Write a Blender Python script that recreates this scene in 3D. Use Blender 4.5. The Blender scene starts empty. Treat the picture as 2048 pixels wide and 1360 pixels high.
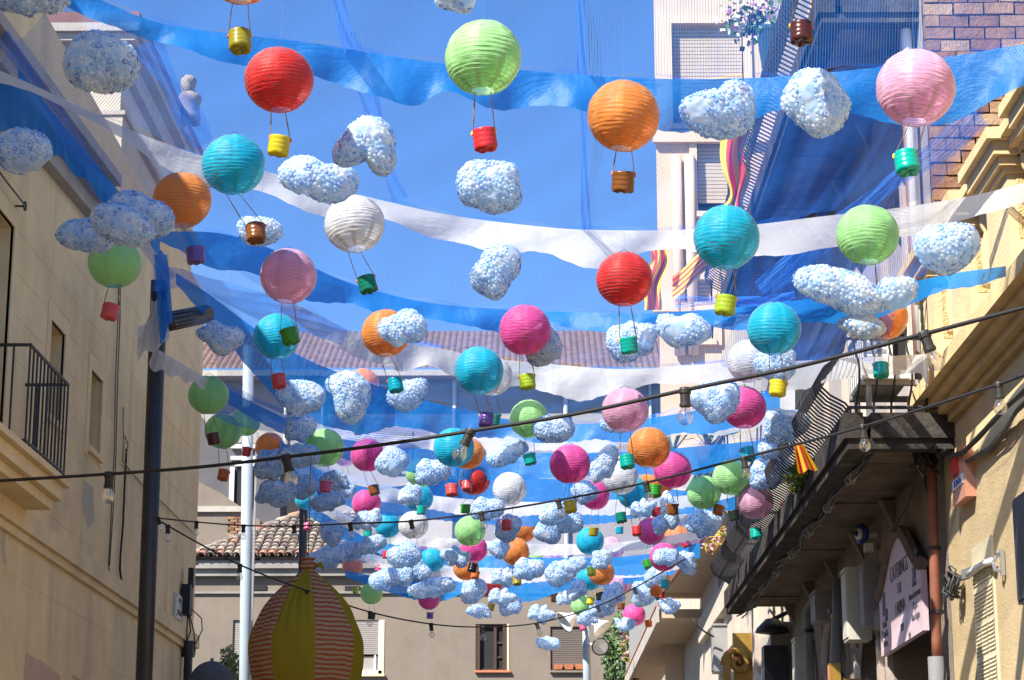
import bpy, bmesh, math, random
import numpy as np
from mathutils import Vector, Matrix, Quaternion
random.seed(7)
R = math.radians
scene = bpy.context.scene
col = scene.collection
# ------------------------------------------------------------------ camera
F = 4300.0                       # focal length in photo pixels (2048 wide)
PITCH = math.atan(1075.0 / F)
YAW = math.atan(43.0 / F * math.cos(PITCH))
CAM = Vector((0.0, 0.0, 1.6))
cam_data = bpy.data.cameras.new('camera')
cam = bpy.data.objects.new('camera', cam_data)
col.objects.link(cam)
cam.location = CAM
cam.rotation_euler = (math.pi / 2 + PITCH, 0, YAW)
cam_data.sensor_width = 36.0
cam_data.lens = 36.0 * F / 2048.0
cam_data.clip_start = 0.1
cam_data.clip_end = 3000
scene.camera = cam
# ------------------------------------------------------------------ sky + sun
SUN_FROM = Vector((-1.0, -1.05, 1.45)).normalized()
world = bpy.data.worlds.new('World')
scene.world = world
world.use_nodes = True
wn = world.node_tree
sky = wn.nodes.new('ShaderNodeTexSky')
sky.sky_type = 'NISHITA'
sky.sun_disc = False
sky.sun_elevation = math.asin(SUN_FROM.z)
sky.sun_rotation = math.atan2(SUN_FROM.x, SUN_FROM.y)
sky.altitude = 1500
sky.air_density = 0.95
sky.dust_density = 0.0
sky.ozone_density = 8.0
wn.links.new(sky.outputs[0], wn.nodes['Background'].inputs[0])
wn.nodes['Background'].inputs[1].default_value = 0.096
sun_data = bpy.data.lights.new('sun', 'SUN')
sun_data.energy = 5.0
sun_data.angle = R(0.53)
sun_data.color = (1.0, 0.955, 0.88)
sun = bpy.data.objects.new('sun', sun_data)
col.objects.link(sun)
sun.rotation_euler = (-SUN_FROM).to_track_quat('-Z', 'Y').to_euler()
sun.location = (-10, -5, 30)
scene.view_settings.view_transform = 'Standard'
scene.view_settings.look = 'None'
scene.view_settings.exposure = 1.24
scene.view_settings.gamma = 1.0
scene.view_settings.use_curve_mapping = False
scene.render.engine = 'CYCLES'
scene.cycles.max_bounces = 8
scene.cycles.diffuse_bounces = 3
scene.cycles.glossy_bounces = 3
scene.cycles.transmission_bounces = 6
scene.cycles.transparent_max_bounces = 40
scene.cycles.use_denoising = True
scene.cycles.caustics_reflective = False
scene.cycles.caustics_refractive = False
# ------------------------------------------------------------------ pixel -> world
ROT = cam.rotation_euler.to_matrix()
RT, UP, FW = ROT @ Vector((1, 0, 0)), ROT @ Vector((0, 1, 0)), ROT @ Vector((0, 0, -1))
def ray(px, py):
    return FW + RT * ((px - 1024.0) / F) + UP * ((680.0 - py) / F)
def at(px, py, D):
    return CAM + ray(px, py) * D
def onX(px, py, X):
    r = ray(px, py); return CAM + r * ((X - CAM.x) / r.x)
def onY(px, py, Y):
    r = ray(px, py); return CAM + r * ((Y - CAM.y) / r.y)
def depth(p):
    return (Vector(p) - CAM).dot(FW)
# ------------------------------------------------------------------ materials
def new_mat(name):
    m = bpy.data.materials.new(name); m.use_nodes = True
    nt = m.node_tree
    for n in list(nt.nodes): nt.nodes.remove(n)
    out = nt.nodes.new('ShaderNodeOutputMaterial')
    return m, nt, out
def N(nt, typ, **kw):
    n = nt.nodes.new(typ)
    for k, v in kw.items():
        if k in n.inputs: n.inputs[k].default_value = v
        else: setattr(n, k, v)
    return n
def rgb(c): return (c[0], c[1], c[2], 1.0)
def mat(name, c, rough=0.8, var=0.12, scale=6.0, bump=0.0, bscale=40.0, spec=0.3, metal=0.0, c2=None, streak=0.0, stain=None, stain_amt=0.0, stain_scale=1.2):
    m, nt, out = new_mat(name)
    b = N(nt, 'ShaderNodeBsdfPrincipled')
    b.inputs['Roughness'].default_value = rough
    b.inputs['Specular IOR Level'].default_value = spec
    b.inputs['Metallic'].default_value = metal
    geo = N(nt, 'ShaderNodeNewGeometry')
    no = N(nt, 'ShaderNodeTexNoise', Scale=scale, Detail=6.0, Roughness=0.6)
    nt.links.new(geo.outputs['Position'], no.inputs['Vector'])
    ramp = N(nt, 'ShaderNodeValToRGB')
    e = ramp.color_ramp.elements
    lo = c2 if c2 else tuple(x * (1 - var) for x in c)
    hi = tuple(min(1, x * (1 + var)) for x in c)
    e[0].position = 0.3; e[0].color = rgb(lo)
    e[1].position = 0.7; e[1].color = rgb(hi)
    nt.links.new(no.outputs[0], ramp.inputs[0])
    src = ramp.outputs[0]
    if streak > 0 or stain:
        mp = N(nt, 'ShaderNodeMapping')
        mp.inputs['Scale'].default_value = (stain_scale * 2.2, stain_scale * 2.2, stain_scale * 0.35) if streak > 0 else (stain_scale,) * 3
        nt.links.new(geo.outputs['Position'], mp.inputs[0])
        n2 = N(nt, 'ShaderNodeTexNoise', Scale=1.0, Detail=7.0, Roughness=0.65)
        nt.links.new(mp.outputs[0], n2.inputs['Vector'])
        r2 = N(nt, 'ShaderNodeValToRGB')
        r2.color_ramp.elements[0].position = 0.5; r2.color_ramp.elements[0].color = (0, 0, 0, 1)
        r2.color_ramp.elements[1].position = 0.78; r2.color_ramp.elements[1].color = (1, 1, 1, 1)
        nt.links.new(n2.outputs[0], r2.inputs[0])
        mul = N(nt, 'ShaderNodeMath', operation='MULTIPLY'); mul.inputs[1].default_value = max(streak, stain_amt)
        nt.links.new(r2.outputs[0], mul.inputs[0])
        mx = N(nt, 'ShaderNodeMix', data_type='RGBA')
        nt.links.new(mul.outputs[0], mx.inputs[0])
        nt.links.new(src, mx.inputs[6])
        mx.inputs[7].default_value = rgb(stain if stain else tuple(x * 0.45 for x in c))
        src = mx.outputs[2]
    nt.links.new(src, b.inputs['Base Color'])
    if bump > 0:
        nb = N(nt, 'ShaderNodeTexNoise', Scale=bscale, Detail=5.0)
        nt.links.new(geo.outputs['Position'], nb.inputs['Vector'])
        bp = N(nt, 'ShaderNodeBump', Strength=bump, Distance=0.02)
        nt.links.new(nb.outputs[0], bp.inputs['Height'])
        nt.links.new(bp.outputs[0], b.inputs['Normal'])
    nt.links.new(b.outputs[0], out.inputs[0])
    return m
M = {}
# ------------------------------------------------------------------ mesh builder
class MB:
    def __init__(s):
        s.v = []; s.f = []; s.uv = {}
    def add(s, verts, faces, T=None):
        b = len(s.v)
        for p in verts:
            p = Vector(p)
            if T is not None: p = T @ p
            s.v.append(p)
        for f in faces: s.f.append(tuple(i + b for i in f))
        return s
    def box(s, c, size, rz=0.0, rot=None):
        x, y, z = size[0] / 2, size[1] / 2, size[2] / 2
        vs = [(-x,-y,-z),(x,-y,-z),(x,y,-z),(-x,y,-z),(-x,-y,z),(x,-y,z),(x,y,z),(-x,y,z)]
        fs = [(0,3,2,1),(4,5,6,7),(0,1,5,4),(1,2,6,5),(2,3,7,6),(3,0,4,7)]
        T = Matrix.Translation(Vector(c)) @ (rot.to_4x4() if rot is not None else Matrix.Rotation(rz, 4, 'Z'))
        return s.add(vs, fs, T)
    def bb(s, x0, x1, y0, y1, z0, z1):
        return s.box(((x0+x1)/2, (y0+y1)/2, (z0+z1)/2), (abs(x1-x0), abs(y1-y0), abs(z1-z0)))
    def quad(s, a, b, c, d): return s.add([a, b, c, d], [(0, 1, 2, 3)])
    def tube(s, pts, r, n=6, cap=True):
        pts = [Vector(p) for p in pts]
        k = len(pts)
        rs = r if isinstance(r, (list, tuple)) else [r] * k
        rings = []
        prev = None
        for i, p in enumerate(pts):
            t = (pts[min(i + 1, k - 1)] - pts[max(i - 1, 0)])
            if t.length < 1e-9: t = Vector((0, 0, 1))
            t.normalize()
            if prev is None:
                a = Vector((0, 0, 1)) if abs(t.z) < 0.9 else Vector((1, 0, 0))
                prev = t.cross(a).normalized()
            n1 = (prev - t * prev.dot(t))
            n1 = n1.normalized() if n1.length > 1e-6 else t.orthogonal().normalized()
            prev = n1
            n2 = t.cross(n1)
            rings.append([p + (n1 * math.cos(2*math.pi*j/n) + n2 * math.sin(2*math.pi*j/n)) * rs[i] for j in range(n)])
        vs = [q for rg in rings for q in rg]
        fs = [(i*n+j, i*n+(j+1)%n, (i+1)*n+(j+1)%n, (i+1)*n+j) for i in range(k-1) for j in range(n)]
        if cap:
            fs.append(tuple(reversed(range(n)))); fs.append(tuple((k-1)*n+j for j in range(n)))
        return s.add(vs, fs)
    def lathe(s, prof, n=16, T=None, mod=None):
        vs = []
        for (r, z) in prof:
            for j in range(n):
                a = 2 * math.pi * j / n
                rr, zz = (r, z) if mod is None else mod(r, z, a)
                vs.append((rr * math.cos(a), rr * math.sin(a), zz))
        k = len(prof)
        fs = [(i*n+j, i*n+(j+1)%n, (i+1)*n+(j+1)%n, (i+1)*n+j) for i in range(k-1) for j in range(n)]
        return s.add(vs, fs, T)
    def grid(s, fn, nu, nv):
        vs = [fn(i / nu, j / nv) for j in range(nv + 1) for i in range(nu + 1)]
        fs = [(j*(nu+1)+i, j*(nu+1)+i+1, (j+1)*(nu+1)+i+1, (j+1)*(nu+1)+i) for j in range(nv) for i in range(nu)]
        return s.add(vs, fs)
    def wall(s, O, u, n, u0, u1, v0, v1, ops=(), dep=0.25):
        O, u, n = Vector(O), Vector(u), Vector(n)
        us = sorted(set([u0, u1] + [x for o in ops for x in o[:2] if u0 < x < u1]))
        vs = sorted(set([v0, v1] + [x for o in ops for x in o[2:4] if v0 < x < v1]))
        Z = Vector((0, 0, 1))
        P = lambda a, b, d=0: O + u * a + Z * b - n * d
        flip = u.cross(Z).dot(n) < 0
        def q(a, b, c, d):
            s.quad(*( (d, c, b, a) if flip else (a, b, c, d)))
        for i in range(len(us) - 1):
            for j in range(len(vs) - 1):
                cu, cv = (us[i] + us[i+1]) / 2, (vs[j] + vs[j+1]) / 2
                if any(o[0] < cu < o[1] and o[2] < cv < o[3] for o in ops): continue
                q(P(us[i], vs[j]), P(us[i+1], vs[j]), P(us[i+1], vs[j+1]), P(us[i], vs[j+1]))
        for (a, b, c, d) in [o[:4] for o in ops]:
            q(P(a, c, dep), P(a, c), P(a, d), P(a, d, dep))
            q(P(b, c), P(b, c, dep), P(b, d, dep), P(b, d))
            q(P(a, d), P(b, d), P(b, d, dep), P(a, d, dep))
            q(P(a, c, dep), P(b, c, dep), P(b, c), P(a, c))
        return s
    def mesh(s, name, m=None, smooth=False, origin=(0, 0, 0)):
        me = bpy.data.meshes.new(name)
        o = Vector(origin)
        me.from_pydata([tuple(p - o) for p in s.v], [], s.f)
        if m is not None: me.materials.append(m)
        if smooth:
            me.polygons.foreach_set('use_smooth', [True] * len(me.polygons))
        me.update()
        return me
def world_loc(o):
    l = Vector((0, 0, 0))
    while o is not None:
        l += o.location; o = o.parent
    return l
def link(o, parent=None):
    col.objects.link(o)
    if parent is not None: o.parent = parent
    return o
def tag(o, label=None, cat=None, group=None, kind=None):
    if label: o['label'] = label
    if cat: o['category'] = cat
    if group: o['group'] = group
    if kind: o['kind'] = kind
    return o
def obj(name, mb, m, parent=None, smooth=False):
    o = bpy.data.objects.new(name, mb.mesh(name, m, smooth, world_loc(parent) if parent else (0, 0, 0)))
    return link(o, parent)
def inst(name, me, parent=None, loc=(0, 0, 0), rot=None, scale=None):
    o = bpy.data.objects.new(name, me)
    o.location = loc
    if rot is not None: o.rotation_euler = rot
    if scale is not None: o.scale = scale
    return link(o, parent)
def thing(name, label, cat, loc=(0, 0, 0), group=None):
    o = bpy.data.objects.new(name, None)
    o.empty_display_size = 0.1
    o.location = loc
    link(o)
    return tag(o, label, cat, group)
def text(name, body, m, parent, loc, rot, size, extrude=0.002, thin=0.0):
    c = bpy.data.curves.new(name, 'FONT'); c.body = body; c.size = size; c.extrude = extrude
    c.align_x = 'CENTER'; c.align_y = 'CENTER'
    c.offset = -thin
    c.materials.append(m)
    tmp = bpy.data.objects.new(name, c)
    col.objects.link(tmp)
    bpy.context.view_layer.update()
    me = bpy.data.meshes.new_from_object(tmp.evaluated_get(bpy.context.evaluated_depsgraph_get()))
    bpy.data.objects.remove(tmp)
    o = bpy.data.objects.new(name, me)
    o.location = Vector(loc) - world_loc(parent); o.rotation_euler = rot
    return link(o, parent)
def interp(pts, x):
    # Catmull-Rom style smooth interpolation of y over x
    if x <= pts[0][0]: i = 0
    elif x >= pts[-1][0]: i = len(pts) - 2
    else:
        i = max(k for k in range(len(pts) - 1) if pts[k][0] <= x)
    x0, y0 = pts[i]; x1, y1 = pts[i+1]
    t = (x - x0) / (x1 - x0)
    m0 = (y1 - pts[i-1][1]) / (x1 - pts[i-1][0]) if i > 0 else (y1 - y0) / (x1 - x0)
    m1 = (pts[i+2][1] - y0) / (pts[i+2][0] - x0) if i + 2 < len(pts) else (y1 - y0) / (x1 - x0)
    h = x1 - x0
    if t < 0: return y0 + m0 * (x - x0)
    if t > 1: return y1 + m1 * (x - x1)
    return (2*t**3-3*t**2+1)*y0 + (t**3-2*t**2+t)*h*m0 + (-2*t**3+3*t**2)*y1 + (t**3-t**2)*h*m1
# ================================================================== materials of the place
M['cream'] = mat('cream_plaster', (0.82, 0.64, 0.36), 0.9, 0.10, 2.2, 0.25, 30, 0.15, streak=0.6, stain=(0.42, 0.34, 0.22), stain_scale=0.9)
M['cream_trim'] = mat('cream_trim', (0.83, 0.65, 0.37), 0.9, 0.08, 3.0, 0.15, 30, 0.15, streak=0.3, stain=(0.30, 0.25, 0.17))
M['greystone'] = mat('grey_stone', (0.42, 0.38, 0.33), 0.9, 0.12, 3.0, 0.3, 20, 0.15, streak=0.35)
M['palewall'] = mat('pale_wall', (0.50, 0.44, 0.36), 0.9, 0.08, 1.5, 0.15, 20, 0.15)
M['tan'] = mat('tan_render', (0.205, 0.17, 0.135), 0.95, 0.10, 1.3, 0.3, 12, 0.1, streak=0.4, stain=(0.24, 0.22, 0.19), stain_scale=0.5)
M['grime'] = mat('grimy_render', (0.25, 0.235, 0.215), 0.95, 0.2, 1.2, 0.3, 12, 0.1, streak=0.5, stain=(0.42, 0.38, 0.33), stain_scale=0.6)
M['darkgrey'] = mat('dark_grey_render', (0.115, 0.11, 0.115), 0.9, 0.12, 1.0, 0.1, 20, 0.1)
M['yellow'] = mat('yellow_plaster', (0.60, 0.465, 0.265), 0.9, 0.10, 2.5, 0.35, 45, 0.15, streak=0.25, stain=(0.50, 0.33, 0.14), stain_scale=1.1)
M['yellow_rough'] = mat('yellow_roughcast', (0.62, 0.43, 0.2), 0.95, 0.14, 5.0, 1.0, 60, 0.1)
M['yellow_trim'] = mat('yellow_trim', (0.64, 0.47, 0.24), 0.9, 0.12, 4.0, 0.3, 40, 0.15, streak=0.5, stain=(0.28, 0.2, 0.12), stain_scale=1.6)
M['stone'] = mat('old_stone', (0.30, 0.25, 0.20), 0.92, 0.18, 3.5, 0.5, 25, 0.15, streak=0.5, stain=(0.16, 0.14, 0.12))
M['stonelight'] = mat('dressed_stone', (0.5, 0.41, 0.34), 0.9, 0.12, 3.5, 0.3, 30, 0.15, streak=0.3)
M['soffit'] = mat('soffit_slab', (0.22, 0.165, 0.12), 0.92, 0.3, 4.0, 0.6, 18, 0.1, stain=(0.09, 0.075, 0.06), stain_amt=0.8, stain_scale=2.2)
M['fascia'] = mat('weathered_fascia', (0.055, 0.048, 0.043), 0.9, 0.3, 6.0, 0.6, 25, 0.1, stain=(0.22, 0.2, 0.17), stain_amt=0.5, stain_scale=5)
M['upperwall'] = mat('upper_facade', (0.33, 0.29, 0.27), 0.9, 0.12, 2.0, 0.2, 20, 0.1)
M['beige'] = mat('beige_facade', (0.58, 0.445, 0.32), 0.9, 0.06, 1.5, 0.15, 25, 0.15, streak=0.15)
M['beige_trim'] = mat('beige_trim', (0.64, 0.475, 0.335), 0.85, 0.06, 2.0, 0.05, 30, 0.2)
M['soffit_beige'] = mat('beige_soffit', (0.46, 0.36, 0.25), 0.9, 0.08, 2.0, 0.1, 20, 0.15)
M['brownwood'] = mat('brown_board', (0.20, 0.075, 0.045), 0.6, 0.2, 9.0, 0.3, 30, 0.3)
M['roll'] = mat('roller_slat', (0.45, 0.37, 0.275), 0.6, 0.05, 3.0, 0, 30, 0.3)
M['rolldark'] = mat('roller_slat_grey', (0.30, 0.27, 0.25), 0.6, 0.05, 3.0, 0, 30, 0.3)
M['rollbrown'] = mat('roller_slat_brown', (0.13, 0.105, 0.09), 0.6, 0.05, 3.0, 0, 30, 0.3)
M['dark'] = mat('dark_interior', (0.018, 0.017, 0.018), 0.7, 0.1, 3.0)
M['darkwood'] = mat('dark_shutter_wood', (0.06, 0.035, 0.025), 0.6, 0.2, 8)
M['white'] = mat('white_paint', (0.78, 0.77, 0.74), 0.5, 0.04, 5)
M['offwhite'] = mat('off_white_paint', (0.66, 0.64, 0.58), 0.6, 0.08, 5, streak=0.2)
M['iron'] = mat('black_iron', (0.022, 0.022, 0.025), 0.45, 0.3, 15, 0.1, 60, 0.5)
M['pole'] = mat('charcoal_pole', (0.028, 0.03, 0.034), 0.4, 0.2, 5, 0, 40, 0.5)
M['mast'] = mat('pale_blue_mast', (0.31, 0.37, 0.41), 0.45, 0.05, 4, 0, 40, 0.4, streak=0.15)
M['cable'] = mat('black_rubber', (0.018, 0.018, 0.019), 0.55, 0.1, 20, 0, 40, 0.4)
M['cablegrey'] = mat('grey_cable', (0.09, 0.088, 0.085), 0.6, 0.2, 20)
M['rust'] = mat('rust_pipe', (0.30, 0.11, 0.065), 0.55, 0.15, 8, 0.1, 40, 0.4, streak=0.3)
M['greypipe'] = mat('grey_pipe', (0.20, 0.205, 0.205), 0.5, 0.1, 8)
M['box'] = mat('pale_utility_box', (0.58, 0.57, 0.46), 0.5, 0.08, 5, streak=0.25)
M['greybox'] = mat('grey_utility_box', (0.27, 0.26, 0.25), 0.6, 0.1, 5)
M['terracotta'] = mat('terracotta', (0.48, 0.17, 0.08), 0.8, 0.2, 8)
M['pinksign'] = mat('pink_sign', (0.72, 0.54, 0.58), 0.5, 0.04, 4)
M['signink'] = mat('sign_ink', (0.055, 0.05, 0.06), 0.6, 0.05, 5)
M['signgrey'] = mat('sign_grey', (0.12, 0.12, 0.15), 0.6, 0.05, 5)
M['orange_plastic'] = mat('orange_plastic', (0.62, 0.22, 0.12), 0.5, 0.05, 4)
M['salmon'] = mat('salmon_box', (0.6, 0.28, 0.18), 0.5, 0.06, 6)
M['red'] = mat('red_plastic', (0.55, 0.035, 0.02), 0.35, 0.05, 4)
M['blue_enamel'] = mat('blue_enamel', (0.02, 0.05, 0.25), 0.3, 0.05, 4)
M['ochre'] = mat('ochre_paint', (0.33, 0.19, 0.04), 0.5, 0.15, 8)
M['vent'] = mat('vent_grille', (0.72, 0.63, 0.42), 0.6, 0.04, 5)
M['cement'] = mat('cement_patch', (0.26, 0.27, 0.26), 0.95, 0.2, 12, 0.6, 50)
M['slate'] = mat('slate_panel', (0.035, 0.038, 0.05), 0.5, 0.1, 6)
M['asphalt'] = mat('asphalt', (0.05, 0.05, 0.052), 0.9, 0.2, 8, 0.4, 60)
M['paving'] = mat('street_paving', (0.22, 0.2, 0.18), 0.9, 0.2, 3, 0.3, 30)
M['leaf'] = mat('leaf', (0.06, 0.13, 0.03), 0.6, 0.5, 6)
M['leafy'] = mat('yellow_leaf', (0.32, 0.3, 0.05), 0.6, 0.4, 6)
M['leafg'] = mat('grey_green_leaf', (0.16, 0.22, 0.13), 0.6, 0.4, 8)
M['bark'] = mat('bark', (0.1, 0.07, 0.045), 0.9, 0.3, 10, 0.5)
M['petal_w'] = mat('white_petal', (0.75, 0.72, 0.62), 0.6, 0.1, 8)
M['petal_p'] = mat('purple_petal', (0.32, 0.1, 0.35), 0.6, 0.3, 8)
M['petal_r'] = mat('pink_petal', (0.6, 0.3, 0.45), 0.6, 0.3, 8)
M['potblue'] = mat('pale_blue_pot', (0.4, 0.62, 0.66), 0.5, 0.05, 4)
M['greyfabric'] = mat('grey_canvas', (0.11, 0.115, 0.125), 0.85, 0.12, 4, 0.2, 40)
M['acwhite'] = mat('air_conditioner_white', (0.7, 0.68, 0.62), 0.5, 0.04, 5)
M['aluminium'] = mat('aluminium', (0.6, 0.62, 0.64), 0.3, 0.04, 5, 0, 40, 0.5, 0.8)
def brick_mat(name, c, v): return mat(name, c, 0.95, v, 9.0, 0.7, 35, 0.1)
M['brick'] = [brick_mat('brick_a', (0.23, 0.125, 0.075), 0.3), brick_mat('brick_b', (0.29, 0.17, 0.10), 0.3), brick_mat('brick_c', (0.19, 0.10, 0.065), 0.3), brick_mat('brick_d', (0.33, 0.22, 0.135), 0.25)]
M['mortar'] = mat('mortar', (0.20, 0.13, 0.085), 0.95, 0.2, 12, 0.5, 40)
M['tile'] = [mat('tile_grey', (0.24, 0.205, 0.175), 0.9, 0.25, 6, 0.3, 30), mat('tile_tan', (0.33, 0.27, 0.215), 0.9, 0.25, 6, 0.3, 30), mat('tile_brown', (0.19, 0.15, 0.13), 0.9, 0.25, 6, 0.3, 30), mat('tile_red', (0.36, 0.19, 0.13), 0.9, 0.2, 6, 0.3, 30)]
M['fartile'] = mat('far_roof_tile', (0.15, 0.098, 0.085), 0.9, 0.35, 2.5, 0.2, 20)
M['flag_y'] = mat('flag_yellow', (0.88, 0.66, 0.04), 0.8, 0.05, 5)
M['flag_r'] = mat('flag_red', (0.78, 0.045, 0.05), 0.8, 0.05, 5)
m, nt, out = new_mat('window_glass')
b_ = N(nt, 'ShaderNodeBsdfPrincipled'); b_.inputs['Base Color'].default_value = (0.02, 0.025, 0.03, 1); b_.inputs['Roughness'].default_value = 0.08
nt.links.new(b_.outputs[0], out.inputs[0]); M['glass'] = m
XP, YP, ZP = Vector((1, 0, 0)), Vector((0, 1, 0)), Vector((0, 0, 1))

# ================================================================== ground and street
g = MB(); g.bb(-400, 400, -200, 900, -0.3, -0.004)
tag(obj('ground', g, M['asphalt']), kind='structure')
g = MB(); g.bb(-4, 3.25, -20, 60, -0.003, 0.0)
tag(obj('street', g, M['paving']), kind='structure')

# ================================================================== left: cream house
def clip_blocks(rects, u0, u1, v0, v1, gap=0.004):
    out = [(u0, u1, v0, v1)]
    for (a, b, c, d) in rects:
        nxt = []
        for (p, q, r, s) in out:
            if q <= a or p >= b or s <= c or r >= d: nxt.append((p, q, r, s)); continue
            if p < a: nxt.append((p, a - gap, r, s))
            if q > b: nxt.append((b + gap, q, r, s))
            p2, q2 = max(p, a), min(q, b)
            if r < c: nxt.append((p2, q2, r, c - gap))
            if s > d: nxt.append((p2, q2, d + gap, s))
        out = nxt
    return [o for o in out if o[1] - o[0] > 0.05 and o[3] - o[2] > 0.03]
L1 = thing('cream_house', 'cream plastered house with small deep windows along the left side', 'house', (-4, 16, 0))
ops = [(14.75, 15.85, 4.62, 6.47), (17.25, 17.8, 5.3, 6.1), (18.93, 19.45, 5.36, 6.07), (21.3, 21.75, 2.2, 3.6)]
ops = ops[:3]
Yf = 25.35
w = MB()
w.wall((-4, 0, 0), YP, XP, -6, Yf, 0, 8.5, ops, 0.35)
w.wall((0, Yf, 0), XP, YP, -14, -4, 0, 8.5)
w.wall((0, -6, 0), XP, -YP, -14, -4, 0, 8.5)
w.wall((-14, 0, 0), YP, -XP, -6, Yf, 0, 8.5)
obj('wall', w, M['cream'], L1)
w = MB(); w.add([(-14.2, -6, 8.8), (-4.0, -6, 8.5), (-4.0, Yf, 8.5), (-14.2, Yf, 8.8)], [(0, 1, 2, 3)])
obj('roof', w, M['greystone'], L1)
# projecting eave with gutter: follows the slight rise of the roof edge seen in the photo
_e0, _e1 = onX(20, 44, -3.7), onX(244, 352, -3.7)
def eavez(y): return _e0.z + (y - _e0.y) * (_e1.z - _e0.z) / (_e1.y - _e0.y)
e = MB()
def eave_strip(x0, x1, z0, z1):
    ys = [-6, 8, 14, _e1.y]
    for a, b in zip(ys, ys[1:]):
        za, zb = eavez(a), eavez(b)
        e.add([(x0, a, za+z0), (x1, a, za+z0), (x1, b, zb+z0), (x0, b, zb+z0), (x0, a, za+z1), (x1, a, za+z1), (x1, b, zb+z1), (x0, b, zb+z1)],
              [(0,3,2,1), (4,5,6,7), (0,1,5,4), (1,2,6,5), (2,3,7,6), (3,0,4,7)])
eave_strip(-4.0, -3.78, -0.26, -0.102)
eave_strip(-4.0, -3.70, -0.1, 0.0)
eave_strip(-4.0, -3.90, -0.40, -0.262)
obj('eave_moulding', e, M['greystone'], L1)
e = MB(); e.bb(-4, -3.93, -6, Yf + .06, 4.21, 4.36); e.bb(-4, -3.965, -6, Yf + .03, 4.14, 4.208)
obj('string_course', e, M['cream_trim'], L1)
# scored plaster blocks (thin, slightly uneven)
courses = []
z = 1.2
avoid = [(a - .14, b + .14, c - .1, d + .16) for a, b, c, d in ops] + [(-9, 99, 4.11, 4.37), (14.6, 16.6, 4.3, 4.62)]
nb = 0; row = 0
base_me = {}
while z < 7.9:
    h = 0.33
    y = 14.0 - (row % 2) * 0.55
    while y < Yf:
        u1 = min(y + 1.1, Yf)
        for (p, q, r, s_) in clip_blocks(avoid, max(y, 13.6) + .0015, u1 - .0015, z + .0015, min(z + h, min(eavez(y) - .42, 7.9)) - .003):
            d = 0.0015 + random.random() * 0.002
            bm_ = MB(); bm_.bb(-4.0 - .01, -4.0 + d, p, q, r, s_)
            obj('plaster_block', bm_, M['cream'], L1); nb += 1
        y += 1.1
    z += h; row += 1
M['patch_pink'] = mat('pinkish_repair_plaster', (0.62, 0.43, 0.30), 0.92, 0.10, 4, 0.3, 40)
M['patch_grey'] = mat('greyish_repair_plaster', (0.52, 0.46, 0.34), 0.92, 0.12, 4, 0.3, 40)
def wall_patch(pxs, m):
    q = MB(); pp = [onX(x, y, -3.9945) for x, y in pxs]; n_ = len(pp)
    q.add(pp + [p + Vector((-.012, 0, 0)) for p in pp], [tuple(range(n_)), tuple(range(2*n_ - 1, n_ - 1, -1))] + [(i, i + n_, (i + 1) % n_ + n_, (i + 1) % n_) for i in range(n_)])
    obj('repair_patch', q, m, L1)
wall_patch([(52, 1306), (84, 1322), (121, 1352), (118, 1420), (44, 1400)], M['patch_pink'])
wall_patch([(146, 1350), (170, 1362), (180, 1400), (150, 1400)], M['patch_pink'])
wall_patch([(3, 1045), (12, 1052), (10, 1100), (14, 1130), (6, 1128), (2, 1080)], M['patch_grey'])
wall_patch([(168, 960), (186, 975), (190, 1040), (176, 1060), (166, 1010)], M['patch_grey'])
# window surrounds and recesses
for k, (a, b, c, d) in enumerate(ops):
    s = MB(); t = .012
    s.bb(-4.02, -4 + t, a - .13, a, c - .09, d + .13); s.bb(-4.02, -4 + t, b, b + .13, c - .09, d + .13)
    s.bb(-4.02, -4 + t, a, b, d, d + .13)
    wd = MB(); wd.bb(-4.36, -4.34, a, b, c, d)
    wo = obj('door' if k == 0 else 'window', wd, M['dark'] if k else M['greybox'], L1)
    fr = MB()
    for yy in (a, b - .05): fr.bb(-4.34, -4.30, yy, yy + .05, c, d)
    fr.bb(-4.34, -4.30, a, b, d - .06, d); fr.bb(-4.339, -4.305, (a+b)/2 - .02, (a+b)/2 + .02, c, d)
    obj('frame', fr, M['darkwood'], wo)
    obj('surround', s, M['cream_trim'], L1)
    if k:
        s = MB(); s.bb(-4.02, -3.96, a - .05, b + .05, c - .05, c); obj('sill', s, M['cream_trim'], L1)
# balcony on the cream house
bx0, bx1, by0, by1 = -4.0, -3.66, 14.2, 16.5
s = MB(); s.bb(bx0, bx1 + .05, by0, by1 + .04, 4.55, 4.60); s.bb(bx0, bx1, by0, by1, 4.44, 4.548); s.bb(bx0, bx1 - .06, by0, by1 - .06, 4.36, 4.438)
bal = obj('balcony_slab', s, M['cream_trim'], L1)
r_ = MB(); yc = 15.19
r_.tube([(-4, yc, 5.37), (bx1, yc, 5.37), (bx1, by1, 5.37), (-4, by1, 5.37)], .014, 6)
r_.tube([(-4, yc, 4.66), (bx1, yc, 4.66), (bx1, by1, 4.66), (-4, by1, 4.66)], .012, 6)
rail = obj('balcony_rail', r_, M['iron'], L1)
barm = MB(); barm.tube([(0, 0, 4.6 - 4.6), (0, 0, .77)], .0085, 5)
bar_me = barm.mesh('railing_bar', M['iron'])
pos = [(bx1, yc + i * (by1 - yc) / 11) for i in range(12)] + [(-3.9 + i * .08, by1) for i in range(3)] + [(-3.9 + i * .12, yc) for i in range(2)]
for (x, y) in pos: inst('railing_bar', bar_me, L1, Vector((x, y, 4.6)) - L1.location)
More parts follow.
